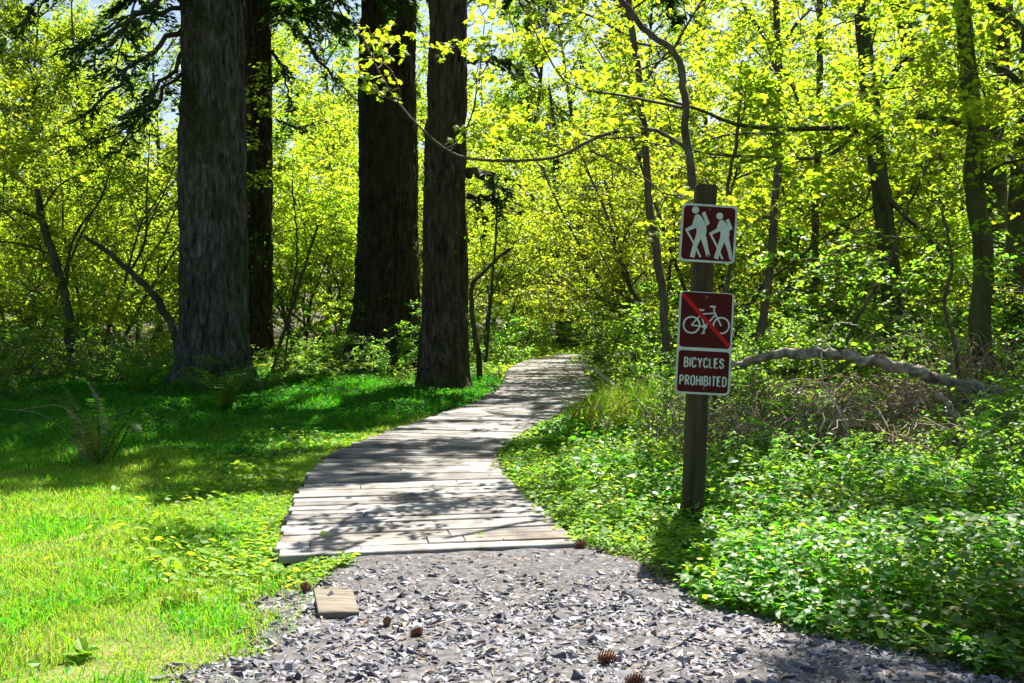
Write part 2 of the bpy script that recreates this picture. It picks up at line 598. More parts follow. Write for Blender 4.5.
def chips(rng, n, x, y, s, zf=.25):
    """n angular stone chips as one mesh."""
    mb = MB()
    protos = []
    for i in range(14):
        k = rng.integers(4, 7)
        th = np.sort(rng.uniform(0, 2 * math.pi, k) * .35 + np.arange(k) * 2 * math.pi / k * 1.0)
        r = rng.uniform(.6, 1.2, k)
        el = rng.uniform(.5, .95)
        ta, tb = rng.uniform(-.3, .3, 2)
        zt = .22 + ta * r * np.cos(th) + tb * r * np.sin(th)
        t1 = np.stack([.92 * r * np.cos(th), .92 * el * r * np.sin(th), zt + rng.uniform(-.05, .05, k)], -1)
        t0 = np.stack([1.05 * r * np.cos(th), 1.05 * el * r * np.sin(th), np.full(k, -.34)], -1)
        top = np.array([[0, 0, .24 + rng.uniform(0, .08)]])
        T = np.vstack([t0, t1, top])
        j = np.arange(k)
        kk = (j + 1) % k
        protos.append((T, [np.stack([j, kk, kk + k, j + k], -1), np.stack([j + k, kk + k, np.full(k, 2 * k)], -1)]))
    pi = rng.integers(0, 14, n)
    for i in range(14):
        w = np.where(pi == i)[0]
        B = basis(rng, len(w), .24)
        z = height(x[w], y[w]) + zf * s[w]
        scatter(mb, protos[i], np.stack([x[w], y[w], z], -1), B, s[w])
    return mb


n = 200000
y = 2.2 + 2.62 * rng.uniform(0, 1, n) ** .9
x = rng.uniform(-2.2, 2.9, n)
gd = gravel_dist(x, y) + rng.normal(0, .06, n)
dd, _ = path_dist(x, y)
ok = (gd < .04) & (dd > -.03)
# a worn, dustier strip in front of the boardwalk has fewer stones
ok &= ~((y > 4.2) & (x > -.75) & (rng.uniform(0, 1, n) < .25 * smooth((y - 4.2) / .4)))
x, y = x[ok], y[ok]
s = np.clip(rng.lognormal(math.log(.0088), .5, len(x)) * (1 - .4 * smooth((y - 3.95) / .6)), .005, .025)
big = rng.uniform(0, 1, len(x)) < np.where(y < 3.9, .045, .006)
s[big] *= 1.45
mb = chips(rng, len(x), x, y, s)
nl = 2600
xs_, ys2 = rng.uniform(-1.9, 2.4, nl), 2.4 + 2.4 * rng.uniform(0, 1, nl)
kk = (gravel_dist(xs_, ys2) < .25) & (path_dist(xs_, ys2)[0] > .02)
xs_, ys2 = xs_[kk], ys2[kk]
lit = MB()
scatter(lit, (NEEDLE[0] * [.35, 1, 1], NEEDLE[1]), np.stack([xs_, ys2, height(xs_, ys2) + rng.uniform(.012, .022, len(xs_))], -1), basis(rng, len(xs_), .15), rng.uniform(.02, .06, len(xs_)))
tag(link('needle_litter', lit.mesh('needle_litter'), M['cane']), 'brown needles and bits of twig strewn over the gravel', 'litter', kind='stuff')
tag(link('gravel', mb.mesh('gravel'), M['stone']), 'bluish grey slate chips covering the path in front of the boardwalk', 'gravel', kind='stuff')

# ------------------------------------------------------------------ boardwalk
bw = thing('boardwalk', 'weathered grey plank boardwalk curving away through the trees', 'boardwalk', (float(ctr[0, 0]), float(ctr[0, 1]), 0))
BO = np.array([ctr[0, 0], ctr[0, 1], 0])


def board_box(mb, c, t, nn, a0, a1, w, z0, z1, rng, wob=.004):
    """One plank: centre c, across the path from a0 to a1 along nn, width w along t."""
    u = np.array([a0, a1, a1, a0]), np.array([-w / 2, -w / 2, w / 2, w / 2])
    tl = rng.normal(0, .002, 4)
    pts = c[None] + u[0][:, None] * nn + u[1][:, None] * t
    lo = np.c_[pts, np.full(4, z0)]
    b = .004
    pt2 = c[None] + (u[0] * 1 + np.array([b, -b, -b, b]))[:, None] * nn + (u[1] + np.array([b, b, -b, -b]))[:, None] * t
    mid = np.c_[pts, z1 - b + tl]
    hi = np.c_[pt2, z1 + tl]
    V = np.vstack([lo, mid, hi]) - BO
    f = []
    for j in range(4):
        k = (j + 1) % 4
        f += [(j, k, k + 4, j + 4), (j + 4, k + 4, k + 8, j + 8)]
    f += [(8, 9, 10, 11), (3, 2, 1, 0)]
    ou, ov = rng.uniform(0, 50, 2)
    uv = np.tile(np.stack([u[0] + ou, u[1] + ov], -1), (3, 1))
    mb.add(V, [np.array(f)], uv)


rng = np.random.default_rng(11)
deck = MB()
s_ = .07
row = 0
while s_ < ss[-1] - .5:
    w = rng.uniform(.105, .142) if row > 3 else (.12, .15, .14, .13)[row]
    i = int((s_ + w / 2) / .02)
    c, t, nn = ctr[i], tan[i], nor[i]
    ang = rng.normal(0, .006)
    t, nn = t + nn * ang, nn - t * ang
    a0, a1 = -HWS[i] + rng.normal(0, .014), HWS[i] + rng.normal(0, .014)
    z1 = DZ + rng.normal(0, .0025)
    gap = rng.uniform(.004, .011)
    cuts = [a0, a1]
    if row == 1:
        cuts = [a0, a0 + .16, a0 + .72, a0 + .9, a1]
    elif row in (2, 4) or rng.uniform() < .12:
        cuts = [a0, a0 + rng.uniform(.35, 1.05), a1]
    for p0, p1 in zip(cuts[:-1], cuts[1:]):
        board_box(deck, c, t, nn, p0 + .002, p1 - .002, w - gap, z1 - .038, z1 + rng.normal(0, .001), rng)
    s_ += w
    row += 1
link('deck', deck.mesh('deck', uv=True), M['plank'], bw)
for sgn in (-1, 1):
    mb = MB()
    e = ctr[4::10] + sgn * (HWS[4::10, None] - .09) * nor[4::10]
    p = np.c_[e, np.full(len(e), DZ - .075)] - BO
    V = []
    for dx, dz in ((-.03, -.055), (.03, -.055), (.03, .034), (-.03, .034)):
        V.append(p + np.c_[nor[4::10] * dx, np.full(len(e), dz)])
    V = np.stack(V, 1).reshape(-1, 3)
    i = np.arange(len(e) - 1)[:, None] * 4
    j = np.arange(4)[None]
    q = np.stack([i + j, i + (j + 1) % 4, i + 4 + (j + 1) % 4, i + 4 + j], -1).reshape(-1, 4)
    mb.add(V, [q, np.array([[3, 2, 1, 0]])])
    link('bearer', mb.mesh('bearer'), M['post'], bw)
# recessed front board, dark wood standing in for the shadow under the first plank
mb = MB()
board_box(mb, ctr[6], tan[6], nor[6], -HW + .03, HW - .03, .04, -.05, DZ - .045, rng)
link('front_shadow_board', mb.mesh('front_shadow_board', uv=True), M['post'], bw)

# ------------------------------------------------------------------ the sign post and its two signs
PB = G(692, 522)
LEAN = math.radians(2.3)


def prism(mb, pts, y0, y1):
    """Outline pts (x, z) with its front at y0 (towards the viewer) and its back at y1."""
    P = np.asarray(pts, float)
    if np.sum(P[:, 0] * np.roll(P[:, 1], -1) - np.roll(P[:, 0], -1) * P[:, 1]) < 0:
        P = P[::-1]
    n = len(P)
    V = np.vstack([np.c_[P[:, 0], np.full(n, y0), P[:, 1]], np.c_[P[:, 0], np.full(n, y1), P[:, 1]]])
    j = np.arange(n)
    k = (j + 1) % n
    mb.add(V, [j[None], (j[::-1] + n)[None], np.stack([j, j + n, k + n, k], -1)])


def rrect(w, h, r, cx=0, cz=0, n=7):
    out = []
    for sx, sz, a in ((1, 1, 0), (-1, 1, 90), (-1, -1, 180), (1, -1, 270)):
        for t in np.linspace(0, 90, n):
            an = math.radians(a + t)
            out.append((cx + sx * (w / 2 - r) + r * math.cos(an), cz + sz * (h / 2 - r) + r * math.sin(an)))
    return out


def ribbon(mb, pts, w, y0, y1, closed=False):
    P = np.asarray(pts, float)
    n = len(P)
    if closed:
        d = np.roll(P, -1, 0) - np.roll(P, 1, 0)
    else:
        d = np.gradient(P, axis=0)
    d /= np.linalg.norm(d, axis=1)[:, None] + 1e-9
    nn = np.stack([-d[:, 1], d[:, 0]], -1)
    ml = np.ones(n)
    for i in range(n):
        if closed or 0 < i < n - 1:
            a = P[i] - P[i - 1]
            a = a / np.linalg.norm(a)
            ml[i] = 1 / max(.5, abs(a[0] * d[i][0] + a[1] * d[i][1]))
    A = P + nn * (w / 2 * ml)[:, None]
    B = P - nn * (w / 2 * ml)[:, None]
    m = n if closed else n - 1
    V = np.vstack([np.c_[A[:, 0], np.full(n, y0), A[:, 1]], np.c_[B[:, 0], np.full(n, y0), B[:, 1]],
                   np.c_[A[:, 0], np.full(n, y1), A[:, 1]], np.c_[B[:, 0], np.full(n, y1), B[:, 1]]])
    i = np.arange(m)
    k = (i + 1) % n
    f = [np.stack([i, i + n, k + n, k], -1), np.stack([i + 2 * n, i, k, k + 2 * n], -1), np.stack([i + n, i + 3 * n, k + 3 * n, k + n], -1)]
    mb.add(V, f)


PW = .112
mb = MB()
ph = 1.875
b = .006
sec = np.array([(-PW / 2 + b, -PW / 2), (PW / 2 - b, -PW / 2), (PW / 2, -PW / 2 + b), (PW / 2, PW / 2 - b), (PW / 2 - b, PW / 2), (-PW / 2 + b, PW / 2), (-PW / 2, PW / 2 - b), (-PW / 2, -PW / 2 + b)])
zs = [-.25, 0, .4, .8, 1.2, 1.6, ph - .006, ph]
V = np.vstack([np.c_[sec * (1 if i < 7 else .93), np.full(8, z)] for i, z in enumerate(zs)])
i = np.arange(7)[:, None] * 8
j = np.arange(8)[None]
q = np.stack([i + j, i + (j + 1) % 8, i + 8 + (j + 1) % 8, i + 8 + j], -1).reshape(-1, 4)
mb.add(V, [q, np.array([np.arange(8) + 56])])
post = link('sign_post', mb.mesh('sign_post'), M['post'])
tag(post, 'dark weathered square wooden post leaning slightly beside the path', 'post')
post.location = PB
post.rotation_euler = (0, LEAN, math.radians(-2))
PM = Matrix.Translation(Vector(PB)) @ Matrix.Rotation(LEAN, 4, 'Y')


def sign_at(px, py, tilt, name, label):
    p = W(px, py, PB[1] - .075)
    o = thing(name, label, 'sign', p)
    o.rotation_euler = (0, math.radians(tilt), 0)
    return o


def crop_map(x0, y0, k, deg):
    c, s = math.cos(math.radians(deg)), math.sin(math.radians(deg))

    def f(x, y):
        dx, dy = (x - x0) * k, (y - y0) * k
        return (dx * c + dy * s, -(-dx * s + dy * c))
    return f


def circle(cx, cz, r, n=24):
    return [(cx + r * math.cos(2 * math.pi * i / n), cz + r * math.sin(2 * math.pi * i / n)) for i in range(n)]


# upper sign: two hikers
S1 = sign_at(708.3, 233.5, 3.6, 'hiker_sign', 'square maroon sign showing two white hikers with packs, upper on the post')
mb = MB(); prism(mb, rrect(.306, .318, .028), -.0015, .0015); link('panel', mb.mesh('panel'), M['white'], S1)
mb = MB(); prism(mb, rrect(.309, .321, .029), -.0010, .0030); link('backing', mb.mesh('backing'), M['metal'], S1)
mb = MB(); prism(mb, rrect(.283, .295, .022), -.0024, -.0012); link('field', mb.mesh('field'), M['maroon'], S1)
m1 = crop_map(260, 421, .000788, 3.6)
hik = [
    dict(head=(171, 257, 25),
         body=[(176, 288), (190, 287), (208, 298), (221, 322), (236, 350), (246, 375), (247, 410), (241, 432), (252, 480), (262, 535), (276, 578), (247, 584), (232, 530), (207, 456), (182, 512), (173, 545), (163, 590), (130, 583), (146, 520), (158, 480), (176, 425), (179, 400), (174, 380), (158, 388), (108, 407), (95, 392), (146, 362), (157, 325), (165, 298)],
         stick=[(108, 398), (158, 488), (205, 586)], pack=[(215, 279), (237, 268), (270, 352), (245, 368)]),
    dict(head=(339, 300, 24),
         body=[(346, 328), (358, 326), (376, 338), (390, 362), (404, 392), (407, 430), (402, 450), (412, 500), (424, 560), (431, 600), (408, 606), (394, 545), (372, 480), (350, 530), (338, 560), (329, 602), (297, 592), (314, 540), (324, 505), (340, 455), (344, 425), (343, 405), (328, 410), (275, 434), (263, 420), (316, 388), (327, 355), (335, 336)],
         stick=[(276, 426), (318, 508), (358, 600)], pack=[(382, 326), (402, 318), (429, 388), (406, 402)]),
]
for h in hik:
    mb = MB()
    hx, hz = m1(h['head'][0], h['head'][1])
    prism(mb, circle(hx, hz, h['head'][2] * .000788), -.0030, -.0022)
    prism(mb, [m1(*p) for p in h['body']], -.0031, -.0022)
    prism(mb, [m1(*p) for p in h['pack']], -.0032, -.0022)
    ribbon(mb, [m1(*p) for p in h['stick']], .0105, -.0033, -.0022)
    link('hiker_symbol', mb.mesh('hiker_symbol'), M['white'], S1)


def bolt(parent, x, z):
    mb = MB()
    V, f = tube([(x, -.002, z), (x, -.0055, z), (x, -.0075, z)], [.0085, .0085, .005], 10)
    mb.add(V, f)
    link('bolt', mb.mesh('bolt', True), M['bolt'], parent)


bolt(S1, *m1(270, 252))
bolt(S1, *m1(262, 577))

# lower sign: no bicycles
S2 = sign_at(704.6, 343.3, 3.0, 'bicycle_sign', 'tall maroon sign with struck out bicycle above words, lower on the post')
mb = MB(); prism(mb, rrect(.300, .573 * .98, .028), -.0015, .0015); link('panel', mb.mesh('panel'), M['white'], S2)
mb = MB(); prism(mb, rrect(.303, .5645, .029), -.0010, .0030); link('backing', mb.mesh('backing'), M['metal'], S2)
K2 = .00096
m2 = crop_map(206, 345, K2, 2.6)
fz1, fz2 = (m2(218, 214)[1], m2(207, 508)[1])
mb = MB()
prism(mb, rrect(.279, .302, .018, 0, fz1), -.0024, -.0012)
link('symbol_field', mb.mesh('symbol_field'), M['maroon'], S2)
mb = MB()
prism(mb, rrect(.279, .227, .018, 0, fz2), -.0024, -.0012)
link('text_field', mb.mesh('text_field'), M['maroon'], S2)
mb = MB()
lay = [-.0026]


def stroke(pts, w=8.5, closed=False, f=m2):
    lay[0] -= .00003
    ribbon(mb, [f(*p) for p in pts], w * K2, lay[0], -.0020, closed)


for (wx, wy, r) in ((130, 240, 46), (300, 243, 45)):
    stroke(circle(wx, wy, r, 32), 9.5, True)
stroke([(128, 241), (206, 250)])
stroke([(130, 240), (182, 183)])
stroke([(206, 252), (178, 160)])
stroke([(166, 154), (202, 155)], 10)
stroke([(184, 178), (266, 172)])
stroke([(206, 250), (266, 182)])
stroke([(300, 246), (264, 172), (257, 152), (264, 138), (234, 133)])
stroke([(206, 250), (203, 268), (197, 286)], 8)
stroke([(186, 290), (208, 284)], 6)
stroke(circle(206, 250, 9, 14), 8, True)
link('bicycle_symbol', mb.mesh('bicycle_symbol'), M['white'], S2)
mb = MB()
ribbon(mb, [m2(79, 64), m2(348, 364)], .021, -.0038, -.0030)
link('prohibition_bar', mb.mesh('prohibition_bar'), M['red'], S2)


def arc(cx, cz, rx, rz, a0, a1, n=9):
    return [(cx + rx * math.cos(math.radians(a)), cz + rz * math.sin(math.radians(a))) for a in np.linspace(a0, a1, n)]


def glyph(ch):
    """Strokes in a cell 0..w by 0..1; returns (w, strokes)."""
    w = .46
    if ch == 'B':
        r1, r2 = .23, .25
        return w, [[(0, 0), (0, 1)], [(0, 1), (.2, 1)] + arc(.22, .765, .2, .235, 80, -90)[1:] + [(0, .53)], [(0, .53), (.22, .53)] + arc(.24, .265, .22, .265, 85, -90)[1:] + [(0, 0)]]
    if ch == 'I':
        return 0., [[(0, 0), (0, 1)]]
    if ch == 'C':
        return w, [arc(.23, .74, .23, .26, 0, 180, 12) + arc(.23, .26, .23, .26, 180, 360, 12)]
    if ch == 'Y':
        return .5, [[(0, 1), (.25, .45), (.25, 0)], [(.5, 1), (.25, .45)]]
    if ch == 'L':
        return .38, [[(0, 1), (0, 0), (.38, 0)]]
    if ch == 'E':
        return .4, [[(.4, 1), (0, 1), (0, 0), (.4, 0)], [(0, .52), (.34, .52)]]
    if ch == 'S':
        return w, [arc(.23, .75, .23, .25, 5, 200, 10) + arc(.23, .26, .23, .26, 50, -180, 12)]
    if ch == 'P':
        return w, [[(0, 0), (0, 1)], [(0, 1), (.2, 1)] + arc(.22, .73, .22, .27, 80, -90)[1:] + [(0, .46)]]
    if ch == 'R':
        return w, [[(0, 0), (0, 1)], [(0, 1), (.2, 1)] + arc(.22, .75, .22, .25, 80, -90)[1:] + [(0, .5)], [(.22, .5), (.46, 0)]]
    if ch == 'O':
        return w, [arc(.23, .74, .23, .26, 0, 180, 12) + arc(.23, .26, .23, .26, 180, 355, 12) + [(.46, .74)]]
    if ch == 'H':
        return w, [[(0, 0), (0, 1)], [(.46, 0), (.46, 1)], [(0, .52), (.46, .52)]]
    if ch == 'T':
        return .46, [[(0, 1), (.46, 1)], [(.23, 1), (.23, 0)]]
    if ch == 'D':
        return w, [[(0, 0), (0, 1)], [(0, 1), (.15, 1)] + arc(.16, .7, .3, .3, 85, 0, 7) + arc(.16, .3, .3, .3, 0, -85, 7) + [(.15, 0), (0, 0)]]


def word(txt, x0, x1, zb, h, sw):
    gl = [glyph(c) for c in txt]
    tot = sum(g[0] for g in gl) * h
    gap = (x1 - x0 - sw - tot * 1) / (len(txt) - 1)
    sx = 1.
    if gap < sw * 1.45:
        gap = sw * 1.5
        sx = (x1 - x0 - sw - gap * (len(txt) - 1)) / tot
    x = x0 + sw / 2
    m_ = MB()
    lz = -.0026
    for w, st in gl:
        for s in st:
            lz -= .00002
            ribbon(m_, [(x + p[0] * h * sx, zb + sw / 2 + p[1] * (h - sw)) for p in s], sw, lz, -.0020)
        x += w * h * sx + gap
    return m_.mesh('lettering')


bz = m2(206, 487)[1]
link('lettering', word('BICYCLES', -.109, .112, bz, .058, .0082), M['white'], S2)
bz = m2(206, 590)[1]
link('lettering', word('PROHIBITED', -.129, .132, bz, .058, .0080), M['white'], S2)
bolt(S2, *m2(217, 80))
bolt(S2, *m2(202, 602))

# ------------------------------------------------------------------ plants: generators
def grow(paths, twigs, rng, p, d, Ln, r, depth, wob=.16, trop=.05, flat=.35, kids=(5, 8), ratio=.55, first=.25, droop=0.):
    n = 8 if depth > 1 else 6
    st = Ln / n
    P, R = [np.array(p, float)], [r]
    d = np.array(d, float)
    d /= np.linalg.norm(d)
    dirs = [d]
    for i in range(n):
        d = d + rng.normal(0, wob, 3) + np.array([0, 0, trop - droop * (i / n)])
        d = d / np.linalg.norm(d)
        P.append(P[-1] + d * st)
        R.append(r * (1 - .8 * (i + 1) / n))
        dirs.append(d)
    P = np.array(P)
    paths.append((P, np.array(R), depth))
    if depth <= 1:
        twigs.append(P)
    if depth > 0:
        m = rng.integers(*kids)
        for t in np.sort(rng.uniform(first, 1, m)):
            f = t * n
            i = min(int(f), n - 1)
            q = P[i] + (P[i + 1] - P[i]) * (f - i)
            ax = rng.normal(0, 1, 3)
            dd = dirs[i]
            side = np.cross(dd, ax)
            side /= np.linalg.norm(side) + 1e-9
            side[2] *= (1 - flat)
            a = rng.uniform(.6, 1.2)
            nd_ = dd * math.cos(a) + side * math.sin(a)
            grow(paths, twigs, rng, q, nd_, Ln * ratio * (1.15 - .5 * t) * rng.uniform(.75, 1.2), max(r * .5 * (1 - .5 * t), .003), depth - 1,
                 wob * 1.1, trop * .6, flat, kids, ratio, .15, droop)


def wood_mesh(name, paths):
    mb = MB()
    for P, R, dep in paths:
        mb.tube(P, R, 9 if R[0] > .05 else (6 if R[0] > .015 else 4), cap=R[0] > .02)
    return mb.mesh(name, True)


def twig_leaves(rng, twigs, n, size, tilt=.55, spread=.07, tpl=LEAF, droop=.35, end=.25, cull=None):
    ln = np.array([np.linalg.norm(np.diff(t, axis=0), axis=1).sum() for t in twigs])
    nc = -(-n // 4)
    c = rng.choice(len(twigs), nc, p=ln / ln.sum())
    T = np.stack([t if len(t) == 7 else spline(t, 7) for t in twigs])
    f = (end + (1 - end) * rng.uniform(0, 1, nc)) * 5.999
    i = f.astype(int)
    a = (f - i)[:, None]
    P = T[c, i] * (1 - a) + T[c, i + 1] * a + rng.normal(0, spread * .7, (nc, 3)) * np.array([1, 1, .6])
    P = np.repeat(P, 4, 0) + rng.normal(0, size * .55, (nc * 4, 3)) * np.array([1, 1, .45])
    if cull is not None:
        P = P[cull(P)]
    mb = MB()
    scatter(mb, tpl, P, basis(rng, len(P), tilt, droop), size * rng.uniform(.6, 1.25, len(P)))
    return mb.mesh('foliage')


HID = []


def proto(name, label, cat, seed, stems, leaf, nleaf, size, mat, bark=M['thinbark'], group=None, split=True, **kw):
    """A plant at the origin: trunk (main stems), branches, foliage."""
    rng = np.random.default_rng(seed)
    paths, twigs = [], []
    main = []
    for (p, d, Ln, r, dep, g) in stems:
        k = len(paths)
        grow(paths, twigs, rng, p, d, Ln, r, dep, **g)
        main.append(k)
    o = thing(name, label, cat, group=group)
    if split:
        link('trunk' if len(stems) == 1 else 'stems', wood_mesh('trunk', [paths[i] for i in main]), bark, o)
        rest = [p for i, p in enumerate(paths) if i not in main]
        if rest:
            link('branches', wood_mesh('branches', rest), bark, o)
    else:
        link('stems', wood_mesh('stems', paths), bark, o)
    link('foliage', twig_leaves(rng, twigs, nleaf, size, tpl=leaf, **kw), mat, o)
    return o


def stems_multi(rng, n, L0, L1, r, dep, lean=.45, **g):
    out = []
    for i in range(n):
        a = 2 * math.pi * (i + rng.uniform(-.3, .3)) / n
        l = lean * rng.uniform(.4, 1.3)
        out.append(((.12 * math.cos(a), .12 * math.sin(a), -.1), (l * math.cos(a), l * math.sin(a), 1), rng.uniform(L0, L1), r * rng.uniform(.7, 1.1), dep, g))
    return out


r_ = np.random.default_rng(5)
VM = [proto('vine_maple', '', 'tree', 100 + i, stems_multi(r_, 5, 4.6, 6.6, .045, 2, .5, wob=.13, trop=.03, kids=(7, 11), ratio=.42, flat=.5, first=.12, droop=.05),
            LEAF, 14500, .088, M['maple'], spread=.09, tilt=.5, droop=.5) for i in range(3)]
SP = [proto('young_tree', '', 'tree', 200 + i, [((0, 0, -.1), (r_.normal(0, .05), r_.normal(0, .05), 1), 9.5, .075, 2, dict(wob=.05, trop=.05, kids=(20, 26), ratio=.27, flat=.6, first=.12))],
            LEAF, 12500, .096, M['sapling'], spread=.11, tilt=.5, droop=.5) for i in range(3)]
TB = [proto('broadleaf_tree', '', 'tree', 300 + i, [((0, 0, -.1), (r_.normal(0, .04), r_.normal(0, .04), 1), 14.5, .16, 2, dict(wob=.045, trop=.05, kids=(26, 32), ratio=.25, flat=.4, first=.16))],
            LEAF, 16000, .125, M['sapling'], bark=M['mossbark'], spread=.2, tilt=.6, droop=.5) for i in range(2)]
SH = [proto('shrub', '', 'shrub', 400 + i, stems_multi(r_, 7, 1.1, 1.7, .012, 2, .7, wob=.16, trop=.0, kids=(4, 7), ratio=.42, flat=.3, first=.2, droop=.08),
            OVAL if i < 2 else LEAF, 1700, (.075, .06, .055)[i], M['shrub'], split=False, spread=.06, tilt=.6, droop=.4) for i in range(3)]
PROTOS = VM + SP + TB + SH


def place(src, x, y, rz, sc, label, group):
    z = ground_z(x, y)
    if src in PROTOS and not src.get('label'):
        src.location = (x, y, z)
        src.rotation_euler = (0, 0, rz)
        src.scale = (sc,) * 3
        src['label'] = label
        src['group'] = group
        return src
    return dup(src, (x, y, z), rz, sc, label, group)


def at(px, Y):
    return (px - CX) / F * Y, Y


rng = np.random.default_rng(21)
A_ = 'leafy trees of the thicket behind the big trunks'
B_ = 'leafy trees closing off the end of the boardwalk'
C_ = 'leafy trees of the thicket to the right of the signs'
LBL = {
    ('v', A_): 'many stemmed maple in bright yellow green leaf behind the big dark trunks',
    ('s', A_): 'slender young tree in bright yellow green leaf behind the big dark trunks',
    ('t', A_): 'tall broadleaf tree in fresh leaf far behind the big dark trunks',
    ('v', B_): 'many stemmed maple in bright leaf beyond the bend of the boardwalk',
    ('s', B_): 'slender young tree in bright leaf beyond the bend of the boardwalk',
    ('t', B_): 'tall broadleaf tree in fresh leaf far beyond the end of the boardwalk',
    ('v', C_): 'many stemmed maple in bright leaf in the thicket right of the signs',
    ('s', C_): 'slender young tree in bright leaf in the thicket right of the signs',
    ('t', C_): 'tall broadleaf tree in fresh leaf far behind the fallen log',
}
TREES = [
    # kind, px, Y, scale: rows with open ground between them, so that each is lit from behind
    ('v', -70, 17.5, .9), ('v', 20, 19.5, .95), ('v', 100, 18.8, .9), ('v', 140, 21.5, .95), ('v', 300, 24.2, .95), ('v', 215, 24.5, .95), ('v', 345, 25, .95),
    ('v', -30, 27, 1.05), ('v', 60, 28, 1.05), ('v', 140, 27, 1.05), ('v', 225, 28, 1.1), ('v', 305, 28.5, 1.1), ('v', 380, 28, 1.1),
    ('s', 30, 31.5, 1.25), ('s', 95, 32, 1.3),
    ('s', -20, 36, 1.1), ('s', 45, 37, 1.15), ('s', 110, 36, 1.15), ('s', 175, 38, 1.2), ('s', 270, 36, 1.15), ('s', 325, 38, 1.2), ('s', 385, 36, 1.15),
    ('t', 0, 47, 1.1), ('t', 85, 48, 1.15), ('t', 160, 46, 1.1), ('t', 255, 48, 1.15), ('t', 345, 47, 1.15), ('t', -80, 46, 1.1),
    ('v', 480, 24, .9), ('v', 440, 25, .95), ('v', 655, 23.5, .95), ('v', 520, 32, 1.05), ('v', 570, 33.5, 1.1), ('v', 615, 32, 1.05), ('v', 465, 33, 1.1),
    ('s', 440, 41, 1.25), ('s', 495, 40, 1.2), ('s', 545, 42, 1.3), ('s', 600, 41, 1.25), ('s', 650, 40, 1.2),
    ('t', 430, 49, 1.15), ('t', 515, 50, 1.2), ('t', 585, 51, 1.2), ('t', 655, 49, 1.2),
    ('v', 705, 16, 1.05), ('v', 775, 18, 1.0), ('v', 855, 18.5, 1.0), ('v', 940, 18, 1.0), ('v', 1020, 18.5, 1.0), ('v', 1110, 17, .95), ('v', 655, 18.5, .95),
    ('v', 730, 26, 1.05), ('v', 810, 27, 1.1), ('v', 890, 26.5, 1.1), ('v', 975, 27, 1.1), ('v', 1060, 26, 1.05),
    ('s', 700, 35, 1.15), ('s', 760, 36, 1.2), ('s', 830, 35, 1.15), ('s', 900, 36, 1.2), ('s', 965, 35, 1.15), ('s', 1040, 36, 1.2),
    ('t', 720, 45, 1.1), ('t', 800, 46, 1.15), ('t', 880, 45, 1.1), ('t', 960, 46, 1.15), ('t', 1040, 45, 1.1), ('t', 1110, 44, 1.1),
]
SRC = {'v': VM, 's': SP, 't': TB}
cnt = {'v': 0, 's': 0, 't': 0}
for kd, px, Y, sc in TREES:
    grp = A_ if px < 425 else (B_ if px < 690 else C_)
    x, y = at(px, Y)
    src = SRC[kd][cnt[kd] % len(SRC[kd])]
    cnt[kd] += 1
    place(src, x, y, rng.uniform(0, 6.28), sc * rng.uniform(.93, 1.08), LBL[(kd, grp)], grp)

# far wood closing the view
rng = np.random.default_rng(33)
mb = MB()
n = 60000
x = rng.uniform(-75, 75, n)
y = 52 + 16 * rng.uniform(0, 1, n) + .006 * x ** 2 * -1
top = 13 + 4 * np.sin(x * .35) + 3 * np.sin(x * .9 + 2) + 2 * np.sin(y * .8)
z = top * rng.uniform(0, 1, n) ** .8
scatter(mb, LEAF, np.stack([x, y, z], -1), basis(rng, n, .7, .4), rng.uniform(.3, .6, n))
tag(link('far_wood', mb.mesh('far_wood'), M['far']), 'far leafy wood seen as one mass between the trees', 'wood', kind='stuff')

